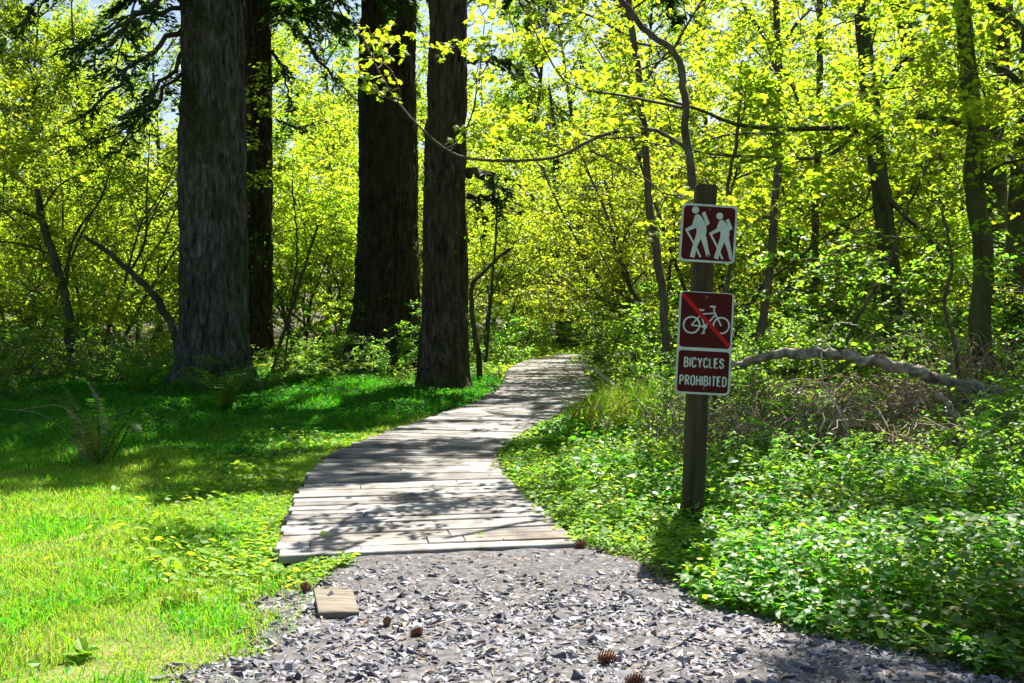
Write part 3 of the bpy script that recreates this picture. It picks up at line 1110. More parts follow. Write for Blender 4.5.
# shrubs
rng = np.random.default_rng(44)
D_ = 'low shrubs among the trees'
SHL = {
    'log': 'low leafy green shrub growing by the fallen log',
    'sign': 'low leafy shrub in the sunny undergrowth behind the sign post',
    'path': 'low leafy shrub at the right side of the boardwalk near its bend',
    'end': 'low leafy shrub past the far end of the boardwalk',
    'trunk': 'low shaded shrub at the feet of the big dark trunks',
    'left': 'low leafy shrub under the bright thicket at the far left',
}
SHRUBS = [
    ('sign', 740, 8.4, .4), ('sign', 775, 9.8, .5), ('sign', 715, 9.8, .6), ('sign', 690, 10.6, .7), ('sign', 745, 11.2, .7), ('sign', 655, 9.6, .4), ('sign', 670, 12.5, .9), ('sign', 785, 8.0, .35),
    ('log', 880, 11.3, .75), ('log', 825, 11.4, .7),  ('log', 1020, 11.0, .9), ('log', 1075, 8.4, .8), ('log', 945, 11.9, .85), ('log', 1040, 11.6, 1.2), ('log', 905, 13, 1.1), ('log', 785, 12.5, .9), ('log', 1020, 6.2, .5), ('log', 1075, 6.9, .8), ('log', 985, 13.2, 1.3), ('log', 840, 14, 1.2), ('log', 930, 15.5, 1.4), ('log', 870, 16.5, 1.5), ('log', 800, 16, 1.3),
    ('sign', 728, 7.3, .30), ('sign', 792, 7.0, .28), ('sign', 662, 8.4, .36), ('sign', 640, 10.6, .5), ('sign', 760, 6.3, .22), ('log', 852, 7.4, .34), ('log', 930, 5.7, .24), ('log', 1045, 5.2, .45), ('log', 870, 6.2, .22),
    ('path', 632, 13.5, .8), ('path', 645, 15.5, 1.0), ('path', 640, 18, 1.1), ('path', 655, 21.0, 1.2), ('path', 615, 21.5, .8), ('path', 680, 16.5, 1.2), ('path', 720, 15, 1.2),
    ('end', 500, 22.5, .9), ('end', 535, 26.5, 1.1), ('end', 560, 28.5, 1.3), ('end', 600, 28.5, 1.3), ('end', 640, 29, 1.4), ('end', 580, 30, 1.6), ('end', 620, 31, 1.6), ('end', 470, 20.5, .8), ('end', 515, 30, 1.5),
    ('trunk', 125, 15.6, .5), ('trunk', 196, 13.8, .34), ('trunk', 252, 14.4, .42), ('trunk', 305, 15.4, .42), ('trunk', 350, 15.6, .45), ('trunk', 402, 14.6, .36), ('trunk', 60, 14.2, .5), ('trunk', 20, 12.4, .4), ('trunk', 300, 18.5, .5), ('trunk', 325, 17.2, .5), ('trunk', 405, 18.6, .8), ('trunk', 283, 16.0, .4), ('trunk', 395, 16.4, .6), ('trunk', 150, 17, .8), ('trunk', 345, 21, 1.0),
    ('left', 20, 15.5, .8), ('left', 75, 17.5, 1.0), ('left', 120, 19.5, 1.1), ('left', -15, 13.2, .8), ('left', 45, 21, 1.2), ('left', 160, 22, 1.2), ('left', 240, 23, 1.3), ('left', 310, 24, 1.3), ('left', 100, 14, .6), ('left', -40, 18, 1.1), ('left', 5, 24, 1.4), ('left', 380, 25, 1.3), ('left', 440, 23, 1.1),
]
for i, (kd, px, Y, sc) in enumerate(SHRUBS):
    x, y = at(px, Y)
    place(SH[i % 3], x, y, rng.uniform(0, 6.28), sc * rng.uniform(.9, 1.1), SHL[kd], 'low shrubs: ' + SHL[kd])


# ------------------------------------------------------------------ the big firs
def fir_trunk(base, top_z, prof, seed, amp=.065, lean=(0, 0), sides=120, rings=170, freq=13):
    """A furrowed trunk; prof = [(z, radius)]."""
    zs = np.concatenate([np.linspace(-.3, 1.5, 40), np.linspace(1.5, top_z, rings)[1:]])
    rp = np.array(prof)
    V = []
    th = np.arange(sides) * 2 * math.pi / sides
    for z in zs:
        r = float(np.interp(z, rp[:, 0], rp[:, 1]))
        fl = max(0, 1 - max(z, 0) / .9) ** 2
        for t in th:
            c, s = math.cos(t), math.sin(t)
            p = Vector((c * r * freq * .55, s * r * freq * .55, z * 1.5 + seed * 13))
            w = noise.noise(p + Vector((0, 0, noise.noise(p * .6) * 1.5)))
            w2 = noise.noise(p * 2.6)
            ridge = (1 - abs(w) * 2.2) * amp + w2 * amp * .35
            butt = fl * .11 * r * (1 + math.sin(4 * t + seed) + .6 * math.sin(7 * t + 2 * seed))
            lump = noise.noise(Vector((c * .9, s * .9, z * .45 + seed))) * r * .07
            rr = r + ridge + butt + lump - amp
            V.append((c * rr + lean[0] * z, s * rr + lean[1] * z, z))
    n = len(zs)
    i = np.arange(n - 1)[:, None] * sides
    j = np.arange(sides)[None]
    q = np.stack([i + j, i + (j + 1) % sides, i + sides + (j + 1) % sides, i + sides + j], -1).reshape(-1, 4)
    V = np.array(V)
    V = np.vstack([V, [[lean[0] * top_z, lean[1] * top_z, top_z]]])
    j = np.arange(sides)
    cap = np.stack([(n - 1) * sides + j, (n - 1) * sides + (j + 1) % sides, np.full(sides, n * sides)], -1)
    return mesh_from('trunk', V, [q, cap], shade=True)


def bough_set(rng, boughs, nleaf, size=.13, nsparse=0):
    """Drooping fir boughs: (points, radius) -> wood mesh and needle sprays."""
    lf, woods, wts = MB(), [], []
    segs = []
    for pts, r in boughs:
        P = spline(pts, 14)
        P[1:] += rng.normal(0, .03, P[1:].shape)
        mb = MB()
        woods.append(mb)
        mb.tube(P, np.linspace(r, r * .25, len(P)), 7)
        Ln = np.linalg.norm(P[-1] - P[0])
        for t in np.sort(rng.uniform(.15, 1, int(7 + 7 * Ln))):
            i = min(int(t * 13), 12)
            d = P[i + 1] - P[i]
            d /= np.linalg.norm(d)
            sd = np.cross(d, [0, 0, 1]) * rng.choice([-1, 1]) + d * rng.uniform(.2, .8)
            l = rng.uniform(.3, .9) * (1.2 - .5 * t)
            q = [P[i], P[i] + sd * l * .5 + [0, 0, -.04], P[i] + sd * l + [0, 0, -.25 * l - rng.uniform(0, .2)]]
            S = spline(q, 7)
            mb.tube(S, np.linspace(.008, .003, 7), 4, False)
            segs.append(S)
            wts.append(.34 if len(woods) <= nsparse else 1.)
    ln = np.array([np.linalg.norm(s[-1] - s[0]) for s in segs])
    ln = ln * np.array(wts)
    c = rng.choice(len(segs), nleaf, p=ln / ln.sum())
    T = np.stack(segs)
    f = rng.uniform(.1, 1, nleaf) * 5.999
    i = f.astype(int)
    a = (f - i)[:, None]
    P = T[c, i] * (1 - a) + T[c, i + 1] * a
    D = T[c, i + 1] - T[c, i]
    az = np.arctan2(D[:, 1], D[:, 0]) + rng.choice([-1, 1], nleaf) * rng.uniform(.3, 1.1, nleaf)
    P = P + rng.normal(0, .03, P.shape)
    scatter(lf, NEEDLE, P, basis(rng, nleaf, .4, .4, az), size * rng.uniform(.6, 1.3, nleaf))
    return [m_.mesh('bough', True) for m_ in woods], lf.mesh('crown')


def big_fir(px, py, r_prof, seed, mat, label, top=13, lean=(0, 0), extra=(), nb=14, blen=(1.8, 3.4), z0=5.5, sprouts=300, yoff=0, nleaf=9000, zs1=9., fronts=True):
    b = G(px, py)
    rng = np.random.default_rng(seed)
    o = thing('fir_tree', label, 'tree', (b[0], b[1], 0))
    link('trunk', fir_trunk(b, top, r_prof, seed, lean=lean), mat, o)
    bs = []
    for pts, r in extra:
        bs.append(([np.array(p) - b * [1, 1, 0] for p in pts], r))
    for i in range(nb):
        a = 2.4 * i + rng.uniform(-.4, .4)
        z = z0 + (top - 1 - z0) * (i + rng.uniform(0, 1)) / nb
        l = rng.uniform(*blen)
        r0 = float(np.interp(z, [p[0] for p in r_prof], [p[1] for p in r_prof])) * .8
        c, s = math.cos(a), math.sin(a)
        bs.append(([(c * r0 + lean[0] * z, s * r0, z), (c * (r0 + l * .4), s * (r0 + l * .4), z + .1), (c * (r0 + l * .75), s * (r0 + l * .75), z - .15 * l), (c * (r0 + l), s * (r0 + l), z - .42 * l)], rng.uniform(.03, .05)))
    wm, lm = bough_set(rng, bs, nleaf, nsparse=len(extra))
    for m_ in wm:
        link('bough', m_, M['mossbark'], o)
    link('crown', lm, M['needle'], o)
    if sprouts:
        mb = MB()
        k = sprouts // 12
        for _ in range(k):
            t = rng.uniform(math.pi, 2 * math.pi) if fronts else rng.uniform(0, 2 * math.pi)
            z = rng.uniform(.2, 7) ** 1.0
            r0 = float(np.interp(z, [p[0] for p in r_prof], [p[1] for p in r_prof]))
            c0 = np.array([math.cos(t) * (r0 + .05) + lean[0] * z, math.sin(t) * (r0 + .05), z])
            P = c0 + rng.normal(0, .12, (12, 3)) * [1, .6, 1]
            scatter(mb, LEAF, P, basis(rng, 12, .7, .6), rng.uniform(.05, .1, 12))
        link('foliage', mb.mesh('foliage'), M['trunkleaf'], o)
    return o


Y1 = G(212, 388)[1]
ex = [([W(184, 28, Y1), W(150, 55, Y1 - .4), W(112, 88, Y1 - .7), W(72, 128, Y1 - .8)], .045),
      ([W(184, 8, Y1), W(140, 14, Y1 - .3), W(100, 40, Y1 - .6), W(62, 60, Y1 - .7)], .04),
      ([W(184, 50, Y1), W(160, 85, Y1 - .6), W(135, 120, Y1 - 1), W(118, 150, Y1 - 1.1)], .035),
      ([W(184, -20, Y1), W(150, 5, Y1 - .8), W(115, 30, Y1 - 1.4), W(90, 75, Y1 - 1.7)], .04),
      ([W(184, -60, Y1), W(130, -60, Y1 - .8), W(60, -20, Y1 - 1.2), W(15, 30, Y1 - 1.4)], .04),
      ([W(184, 72, Y1), W(150, 108, Y1 + .3), W(112, 135, Y1 + .5), W(60, 150, Y1 + .6)], .03)]
T1 = big_fir(213, 388, [(-.3, .66), (0, .60), (.4, .545), (1, .51), (3, .50), (8, .46), (13, .38)], 1, M['fir_grey'],
             'thickest grey ridged fir trunk at the left, with drooping dark boughs', extra=ex, sprouts=420, nleaf=46000, nb=26, blen=(2.6, 4.8), z0=7.0)
Y2 = G(255, 366)[1]
ex = [([W(272, 8, Y2), W(300, 35, Y2 - .6), W(330, 75, Y2 - .8), W(361, 102, Y2 - .9)], .05),
      ([W(272, 50, Y2), W(285, 75, Y2 - .4), W(293, 115, Y2 - .6)], .04),
      ([W(276, 120, Y2), W(300, 128, Y2 - .3), W(322, 120, Y2 - .4)], .03)]
T2 = big_fir(257, 366, [(-.3, .48), (0, .42), (.5, .37), (1, .35), (4, .33), (13, .26)], 2, M['fir_brown'],
             'slimmer dark trunk tucked behind the thickest grey fir trunk', extra=ex, sprouts=240, nb=14, z0=7.2, nleaf=20000, blen=(1.8, 3.4))
Y3 = G(385, 372)[1]
T3 = big_fir(388, 372, [(-.3, 1.15), (0, 1.12), (.25, .95), (.6, .80), (1.2, .66), (3, .575), (7, .54), (13, .45)], 3, M['fir_brown'],
             'broad dark fir trunk with flared base, middle of the clearing edge', nb=16, z0=8, sprouts=130, nleaf=34000, blen=(2.6, 4.8))
Y4 = G(440, 390)[1]
ex = [([W(468, 176, Y4), W(484, 174, Y4 - .1), W(493, 184, Y4 - .2), W(492, 200, Y4 - .2)], .07),
      ([W(468, 196, Y4), W(480, 198, Y4), W(496, 199, Y4)], .055),
      ([W(468, 62, Y4), W(490, 60, Y4), W(498, 60, Y4)], .04)]
T4 = big_fir(443, 391, [(-.3, .46), (0, .42), (.4, .385), (1, .36), (3, .315), (6, .295), (13, .22)], 4, M['fir_mid'],
             'narrower fir trunk with short mossy stubs, closest to the boardwalk', extra=ex, lean=(.012, 0), nb=18, z0=7.2, sprouts=90, nleaf=30000, blen=(2.0, 4.0))


# ------------------------------------------------------------------ trees whose stems the photo shows one by one
def shown_tree(name, label, stems, limbs, seed, nleaf, size, mat, bark, tpl=LEAF, twig_n=(5, 9), tl=(.5, 1.2), crown_twigs=True, spread=.09):
    """stems / limbs: (points in px, Y, first radius, last radius)."""
    rng = np.random.default_rng(seed)
    b = W(stems[0][0][-1][0], stems[0][0][-1][1], stems[0][1] if np.isscalar(stems[0][1]) else stems[0][1][-1])
    base = np.array([b[0], b[1], ground_z(b[0], b[1])])
    o = thing(name, label, 'tree', base)

    def pts(pl, Y, n):
        Y = [Y] * len(pl) if np.isscalar(Y) else Y
        P = spline(np.array([W(x, y, yy) for (x, y), yy in zip(pl, Y)]), n)
        return P - base
    mb = MB()
    for k, (pl, Y, r0, r1) in enumerate(stems):
        P = pts(pl, Y, 40)
        if k == 0:
            P[-1, 2] = min(P[-1, 2], -.1)
        mb.tube(P + rng.normal(0, .006, P.shape), np.linspace(r0, r1, len(P)) * rng.uniform(.93, 1.07, len(P)), 10)
    link('trunk', mb.mesh('trunk', True), bark, o)
    paths, twigs = [], []
    for pl, Y, r0, r1 in limbs:
        P = pts(pl, Y, 24)
        paths.append((P, np.linspace(r0, r1, len(P)), 1))
        Ln = np.linalg.norm(np.diff(P, axis=0), axis=1).sum()
        for t in rng.uniform(.2, 1, int(Ln * rng.uniform(*twig_n) / 2) + 2):
            i = min(int(t * 23), 22)
            d = P[i + 1] - P[i]
            d /= np.linalg.norm(d) + 1e-9
            nd_ = d * .6 + rng.normal(0, .6, 3) * [1, 1, .5]
            grow(paths, twigs, rng, P[i], nd_, rng.uniform(*tl), .006, 1, wob=.2, trop=.02, kids=(2, 4), ratio=.5)
    if crown_twigs:
        for pl, Y, r0, r1 in stems:
            P = pts(pl, Y, 30)
            for t in rng.uniform(.0, .45, 12):
                i = int(t * 29)
                nd_ = rng.normal(0, 1, 3) * [1, 1, .3] + [0, 0, .2]
                grow(paths, twigs, rng, P[i], nd_, rng.uniform(1, 2.2), .015, 1, wob=.18, trop=.03, kids=(4, 7), ratio=.5)
    if paths:
        link('branches', wood_mesh('branches', paths), bark, o)
    if twigs and nleaf:
        link('foliage', twig_leaves(rng, twigs, nleaf, size, tpl=tpl, spread=spread, tilt=.55, droop=.5), mat, o)
    return o


shown_tree('alder_tree', 'crooked dark mossy trunk at the right, rising behind the fallen log',
           [([(948, -120), (958, -30), (966, 35), (969, 85), (976, 125), (973, 175), (980, 225), (984, 270), (980, 325), (988, 390), (990, 440)], 10.3, .075, .115)],
           [([(972, 128), (955, 122), (925, 116), (895, 118), (865, 126), (830, 128), (780, 129), (735, 124), (700, 110), (660, 98)], [10.3, 10.2, 10, 9.7, 9.3, 9, 8.8, 8.6, 8.4, 8.3], .045, .01),
            ([(880, 121), (855, 132), (838, 150), (815, 158), (770, 157), (720, 155), (690, 150)], [9.5, 9.3, 9.1, 8.9, 8.7, 8.6, 8.5], .026, .007),
            ([(978, 180), (1000, 165), (1030, 158)], [10.3, 10.0, 9.8], .03, .01),
            ([(952, -110), (920, -240), (870, -330), (820, -390)], [10.3, 9.4, 8.4, 7.6], .04, .012),
            ([(955, -100), (960, -250), (950, -350), (930, -440)], [10.3, 9.2, 8.2, 7.2], .04, .012),
            ([(958, -90), (1000, -240), (1030, -340), (1040, -420)], [10.3, 9.2, 8.4, 7.6], .04, .012)],
           61, 8000, .085, M['sapling'], M['mossbark'], OVAL)
shown_tree('vine_maple', 'slim bare lower stem bending up behind the sign post top',
           [([(590, -60), (617, -5), (648, 32), (676, 55), (684, 90), (686, 130), (693, 185), (697, 260), (700, 340), (703, 470)], 7.6, .02, .038)],
           [([(686, 148), (655, 130), (625, 130), (595, 138), (565, 154), (535, 160), (480, 160), (450, 152), (425, 132), (400, 105), (378, 70), (362, 35)], [7.6, 7.5, 7.4, 7.3, 7.2, 7.1, 7, 7, 6.9, 6.9, 6.9, 6.9], .016, .005),
            ([(684, 108), (655, 102), (620, 95), (585, 90), (562, 78), (545, 50), (530, 22)], [7.6, 7.6, 7.8, 8, 8, 8, 8], .014, .005),
            ([(590, 150), (620, 165), (650, 182), (668, 200)], [7.3, 7.2, 7.1, 7.1], .008, .003),
            ([(450, 152), (470, 120), (480, 80), (500, 40)], [7, 7.1, 7.2, 7.3], .007, .003),
            ([(672, 52), (690, 20), (715, -20)], [7.6, 7.6, 7.7], .012, .005)],
           62, 2200, .05, M['maple'], M['thinbark'], MAPLE, twig_n=(3, 6), tl=(.3, .7), crown_twigs=False)
shown_tree('young_tree', 'thin straight trunk between the boardwalk bend and the sign post',
           [([(622, -40), (632, 30), (640, 90), (646, 160), (650, 210), (658, 260), (664, 310), (668, 400)], 11.5, .036, .052)],
           [([(632, 40), (600, 20), (560, 5)], 11.5, .02, .008), ([(640, 90), (665, 55), (700, 30)], 11.5, .02, .008)], 63, 2600, .07, M['maple'], M['thinbark'])
shown_tree('young_tree', 'thin dark forked trunk just right of the hiker sign',
           [([(775, -40), (778, 50), (779, 110), (777, 170), (772, 240), (766, 300), (757, 350), (745, 440)], 10.6, .034, .052)],
           [([(778, 56), (760, 30), (745, 8), (735, -20)], 10.6, .03, .012), ([(779, 56), (792, 30), (812, 8)], 10.6, .025, .01), ([(778, 60), (800, 105), (812, 150)], 10.4, .014, .006)],
           64, 2600, .07, M['maple'], M['thinbark'])
shown_tree('alder_tree', 'leaning dark trunk midway between sign post and crooked trunk',
           [([(856, -60), (866, 60), (872, 110), (878, 170), (886, 230), (892, 300), (900, 400)], 14.5, .10, .165)],
           [([(880, 190), (905, 215), (930, 240), (950, 262)], 14.4, .05, .02), ([(870, 100), (905, 60), (935, 30)], 14.5, .05, .02)], 65, 2600, .08, M['sapling'], M['mossbark'])
shown_tree('alder_tree', 'dark trunk at the right edge, behind the crooked mossy one',
           [([(1040, -60), (1030, 60), (1024, 140), (1018, 220), (1016, 300), (1012, 380), (1010, 440)], 11.6, .10, .15)],
           [([(1030, 40), (1000, 10), (960, -15)], 11.4, .07, .03), ([(1026, 90), (1005, 70), (985, 62)], 11.4, .05, .02)], 66, 2600, .08, M['sapling'], M['mossbark'])
shown_tree('alder_tree', 'pale slanting trunk high up between the leaves at the right',
           [([(885, -60), (898, 0), (908, 40), (918, 80), (930, 150), (940, 260), (950, 390)], 24, .16, .28)], [([(905, 30), (930, -10), (950, -60)], 24, .1, .04)], 67, 2400, .1, M['sapling'], M['thinbark'])
shown_tree('alder_tree', 'straight moss green trunk behind the crooked mossy trunk',
           [([(1004, -60), (1000, 20), (996, 100), (994, 160), (994, 260), (996, 400)], 15.5, .16, .2)], [([(998, 60), (960, 20), (930, -30)], 15.5, .05, .02)], 68, 2400, .08, M['sapling'], M['mossbark'])
shown_tree('young_tree', 'thin upright stem in the leaves between two darker trunks',
           [([(820, -40), (820, 60), (818, 150), (815, 210), (816, 290), (818, 390)], 16, .05, .07)], [([(818, 150), (800, 110), (790, 70)], 16, .02, .008)], 69, 1800, .08, M['maple'], M['thinbark'])
shown_tree('young_tree', 'thin pale crooked stem leaning left between the sign post and the forked trunk',
           [([(742, 60), (738, 130), (728, 190), (733, 250), (722, 310), (716, 370), (712, 430)], 9.2, .014, .026)], [([(738, 130), (752, 90), (770, 60)], 9.2, .01, .004), ([(733, 250), (750, 225), (768, 215)], 9.2, .008, .003)], 80, 1100, .06, M['maple'], M['thinbark'], crown_twigs=False)
shown_tree('young_tree', 'whippy leaning stem crossing in front of the leaning dark trunk',
           [([(930, 160), (905, 215), (890, 260), (868, 300), (846, 345), (832, 420)], 10.8, .012, .024)], [([(905, 215), (925, 230), (950, 232)], 10.8, .009, .003), ([(890, 260), (860, 245), (830, 255), (805, 280)], 10.7, .009, .003)], 81, 600, .06, M['shrub'], M['thinbark'], OVAL, crown_twigs=False)
shown_tree('young_tree', 'thin bent stem with hanging leaves just left of the crooked mossy trunk',
           [([(942, 210), (952, 260), (945, 310), (956, 350), (962, 430)], 9.4, .012, .022)], [([(952, 260), (930, 235), (915, 240)], 9.4, .008, .003), ([(945, 310), (925, 300), (905, 315)], 9.4, .008, .003), ([(952, 250), (985, 240), (1015, 255)], 9.3, .008, .003)], 82, 320, .07, M['shrub'], M['thinbark'], OVAL, crown_twigs=False)
shown_tree('young_tree', 'twin dark stems deep in the leaves above the boardwalk end',
           [([(550, 90), (556, 150), (554, 230), (560, 300), (566, 352)], 30, .03, .26), ([(586, 110), (584, 170), (580, 260), (572, 350)], 30, .03, .2)], [([(556, 200), (540, 160), (525, 120)], 30, .06, .03)], 70, 0, .08, M['sapling'], M['mossbark'], crown_twigs=False)
shown_tree('young_tree', 'thin stem bending over the right edge of the boardwalk bend',
           [([(605, 180), (618, 240), (626, 290), (632, 330), (636, 385)], 18.5, .03, .05)], [([(618, 240), (600, 215), (580, 205)], 18.5, .015, .006)], 71, 900, .08, M['sapling'], M['thinbark'])
shown_tree('dead_tree', 'crooked dark thin trunk with spreading boughs at the far left',
           [([(38, 190), (42, 220), (55, 260), (66, 300), (70, 340), (76, 395)], 15.8, .05, .085)],
           [([(66, 300), (68, 260), (78, 230), (100, 200), (112, 165)], 15.8, .03, .01), ([(52, 255), (25, 245), (-10, 240)], 15.8, .025, .01), ([(40, 220), (15, 210), (-10, 215)], 15.8, .03, .012), ([(42, 210), (60, 185), (90, 170)], 15.8, .02, .008)],
           72, 900, .06, M['trunkleaf'], M['mossbark'], crown_twigs=False)
shown_tree('dead_tree', 'dark bent limb arching left from the foot of the thickest trunk',
           [([(84, 236), (108, 252), (130, 272), (150, 290), (164, 312), (176, 336), (182, 392)], 15.2, .03, .075)],
           [([(130, 272), (145, 240), (147, 190), (150, 130)], 15.2, .025, .008), ([(146, 230), (165, 190), (180, 150)], 15.2, .014, .006)], 73, 500, .06, M['trunkleaf'], M['mossbark'], crown_twigs=False)
shown_tree('dead_tree', 'thin dark leaning stems between the two pairs of big trunks',
           [([(318, 225), (305, 265), (288, 320), (272, 372)], 17, .02, .035), ([(292, 180), (297, 250), (292, 300), (284, 372)], 17, .012, .02)], [], 74, 0, .06, M['trunkleaf'], M['mossbark'], crown_twigs=False)
shown_tree('dead_tree', 'dark forked stems right of the trunk closest to the boardwalk',
           [([(510, 248), (498, 258), (484, 272), (472, 288), (474, 330), (480, 362)], 16.5, .02, .05), ([(498, 190), (495, 250), (490, 310), (486, 362)], 16.5, .015, .03)], [([(500, 256), (510, 250), (516, 240)], 16.5, .02, .01)], 75, 300, .06, M['sapling'], M['mossbark'], crown_twigs=False)


# ------------------------------------------------------------------ ground vegetation
def cover(name, label, seed, n, region, size, hgt, mat, tpls, ytop, tilt=.35, cat='ground cover', stems=False):
    rng = np.random.default_rng(seed)
    x, y = region(rng, n)
    mound = .5 + .5 * np.sin(2.1 * x + 1.3 * y + seed) * np.sin(1.7 * y - 1.2 * x)
    d, _ = path_dist(x, y)
    e = np.minimum(d, np.where(y < 5.2, np.hypot(np.maximum(gravel_dist(x, y), 0), 0) + np.maximum(y - 4.78, 0), 9))
    e = np.minimum(e, np.hypot((x - PB[0]) * 1.3, (y - PB[1] + .35) * .8) * 1.0)
    low = .22 + .78 * smooth(e / .8)
    z = height(x, y) + hgt[0] + (hgt[1] - hgt[0]) * rng.uniform(0, 1, len(x)) ** 1.2 * (.35 + .9 * mound) * low
    s = size * rng.uniform(.55, 1.3, len(x)) * np.clip((y / 5) ** .45, .85, 2.4)
    mb = MB()
    w = rng.integers(0, len(tpls), len(x))
    for i, t in enumerate(tpls):
        m_ = w == i
        scatter(mb, t, np.stack([x, y, z], -1)[m_], basis(rng, m_.sum(), tilt, .25), s[m_])
    return tag(link(name, mb.mesh(name), mat), label, cat, kind='stuff')


def reg_right(rng, n):
    y = 3.0 * np.exp(rng.uniform(0, math.log(13 / 3.0), n))
    x = rng.uniform(-.9, 1.2 + .62 * 13, n)
    d, s = path_dist(x, y)
    g = gravel_dist(x, y)
    edge = rng.exponential(.05, n)
    ok = (x < .6 * y + 1.2) & (s > 0) & (d > .03 + edge * .5) & ((y > 4.78) | ((g > edge) & (x > 0)))
    # brown, twiggy ground by the log carries fewer leaves
    thin = smooth((y - 6.0) / 1.8) * smooth((x - .9) / 1.0)
    thin = thin * (.6 + .4 * np.sin(2.1 * x + 3.3 * y) * np.sin(3.7 * x - 1.1 * y))
    ok &= rng.uniform(0, 1, n) > .92 * thin
    return x[ok], y[ok]


def reg_lime(rng, n):
    y = 4.0 * np.exp(rng.uniform(0, math.log(12 / 4.0), n))
    x = rng.uniform(-.9, 4.5, n)
    d, s = path_dist(x, y)
    g = gravel_dist(x, y)
    w_ = np.exp(-np.maximum(d - .1, 0) / .75) + .35 * (np.sin(1.9 * x + 2.7 * y) * np.sin(2.9 * x - 1.3 * y) > .25)
    ok = (s > 0) & (d > -.05 + rng.exponential(.05, n)) & ((y > 4.78) | ((g > .08) & (x > 0))) & (rng.uniform(0, 1, n) < w_)
    return x[ok], y[ok]


def reg_far(rng, n):
    y = 12 * np.exp(rng.uniform(0, math.log(34 / 12), n))
    x = rng.uniform(-22, 22, n)
    d, s = path_dist(x, y)
    ok = (np.abs(x) < .6 * y + 1) & (d > .04) & ((s > 0) | (y > 17))
    return x[ok], y[ok]


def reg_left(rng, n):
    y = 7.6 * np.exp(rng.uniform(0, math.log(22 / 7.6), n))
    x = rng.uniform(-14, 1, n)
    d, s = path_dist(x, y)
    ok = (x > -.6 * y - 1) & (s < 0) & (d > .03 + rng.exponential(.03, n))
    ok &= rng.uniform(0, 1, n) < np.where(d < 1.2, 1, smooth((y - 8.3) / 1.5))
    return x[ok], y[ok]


def reg_verge(rng, n):
    y = rng.uniform(3.9, 9.2, n)
    x = rng.uniform(-3.4, -.7, n)
    d, s = path_dist(x, y)
    g = gravel_dist(x, y)
    dd = np.where(y < 4.6, np.hypot(np.maximum(d, 0), np.minimum(y - 4.6, 0)), d)
    ok = (s < 0) & (d > -.05 + rng.exponential(.04, n)) & (g > -.06) & (rng.uniform(0, 1, n) < np.exp(-(np.maximum(dd - .12, 0) / .34) ** 1.5))
    return x[ok], y[ok]


def patchy(reg, a, b, thr, keep=.12):
    def f(rng, n):
        x, y = reg(rng, n)
        w_ = np.sin(a * x + b * y + 1) * np.sin(b * x - a * y) + .5 * np.sin(2.7 * b * x + 1.3) * np.sin(2.9 * a * y) > thr
        ok = w_ | (rng.uniform(0, 1, len(x)) < keep)
        return x[ok], y[ok]
    return f


def reg_heart(rng, n):
    x, y = reg_right(rng, n)
    w_ = np.maximum(np.exp(-np.maximum(gravel_dist(x, y) - .1, 0) / .8), .8 * smooth((x - .36 * y) / .4) * (y < 5.4)) * (x > .75)
    ok = (y < 6.2) & (rng.uniform(0, 1, len(x)) < w_ + .06)
    return x[ok], y[ok]


cover('ground_cover', 'fine bright green low leaves right of the path around the sign post', 1, 190000, reg_right, .027, (.01, .17), M['coverfine'], [OVAL, LEAF, LEAF], 13)
cover('broad_ground_cover', 'broad heart shaped green leaves along the right edge of the gravel', 8, 95000, reg_heart, .054, (.04, .24), M['cover'], [HEART, HEART, OVAL], 13)
cover('dark_ground_cover', 'patches of deeper green leaves in the low cover at the right', 9, 110000, patchy(reg_right, 1.9, 2.6, .1, .03), .042, (.04, .30), M['cover'], [OVAL, HEART, LEAF], 13)
cover('lime_ground_cover', 'lime green low leaves along the right edge of the boardwalk', 6, 60000, reg_lime, .032, (.05, .2), M['verge'], [HEART, LEAF, OVAL], 12)
cover('leafy_undergrowth', 'green undergrowth on the forest floor around the far boardwalk', 2, 90000, reg_far, .06, (.02, .28), M['verge'], [LEAF, OVAL], 34)
cover('shaded_ground_cover', 'green ground cover coloured darker for the shade under the big trunks left of the boardwalk', 3, 95000, reg_left, .036, (.01, .13), M['floorleaf'], [LEAF, LEAF, OVAL], 22)
cover('verge_plants', 'bright low leaves along the left edge of the boardwalk', 4, 42000, reg_verge, .042, (.02, .13), M['verge'], [HEART, OVAL, LEAF], 9)


def shoots(mb, rng, x, y, hmax, size):
    """Upright leafy shoots standing out of the low cover."""
    for a, b_ in zip(x, y):
        h = hmax * rng.uniform(.4, 1)
        k_ = int(7 + 22 * h)
        z = np.linspace(.05, h, k_)
        ln = rng.normal(0, .12, 2)
        P = np.stack([a + ln[0] * z + rng.normal(0, .02, k_), b_ + ln[1] * z + rng.normal(0, .02, k_), ground_z(a, b_) + z], -1)
        scatter(mb, OVAL, P, basis(rng, k_, .5, .4), size * rng.uniform(.6, 1.2, k_) * (1.15 - .5 * z / h))


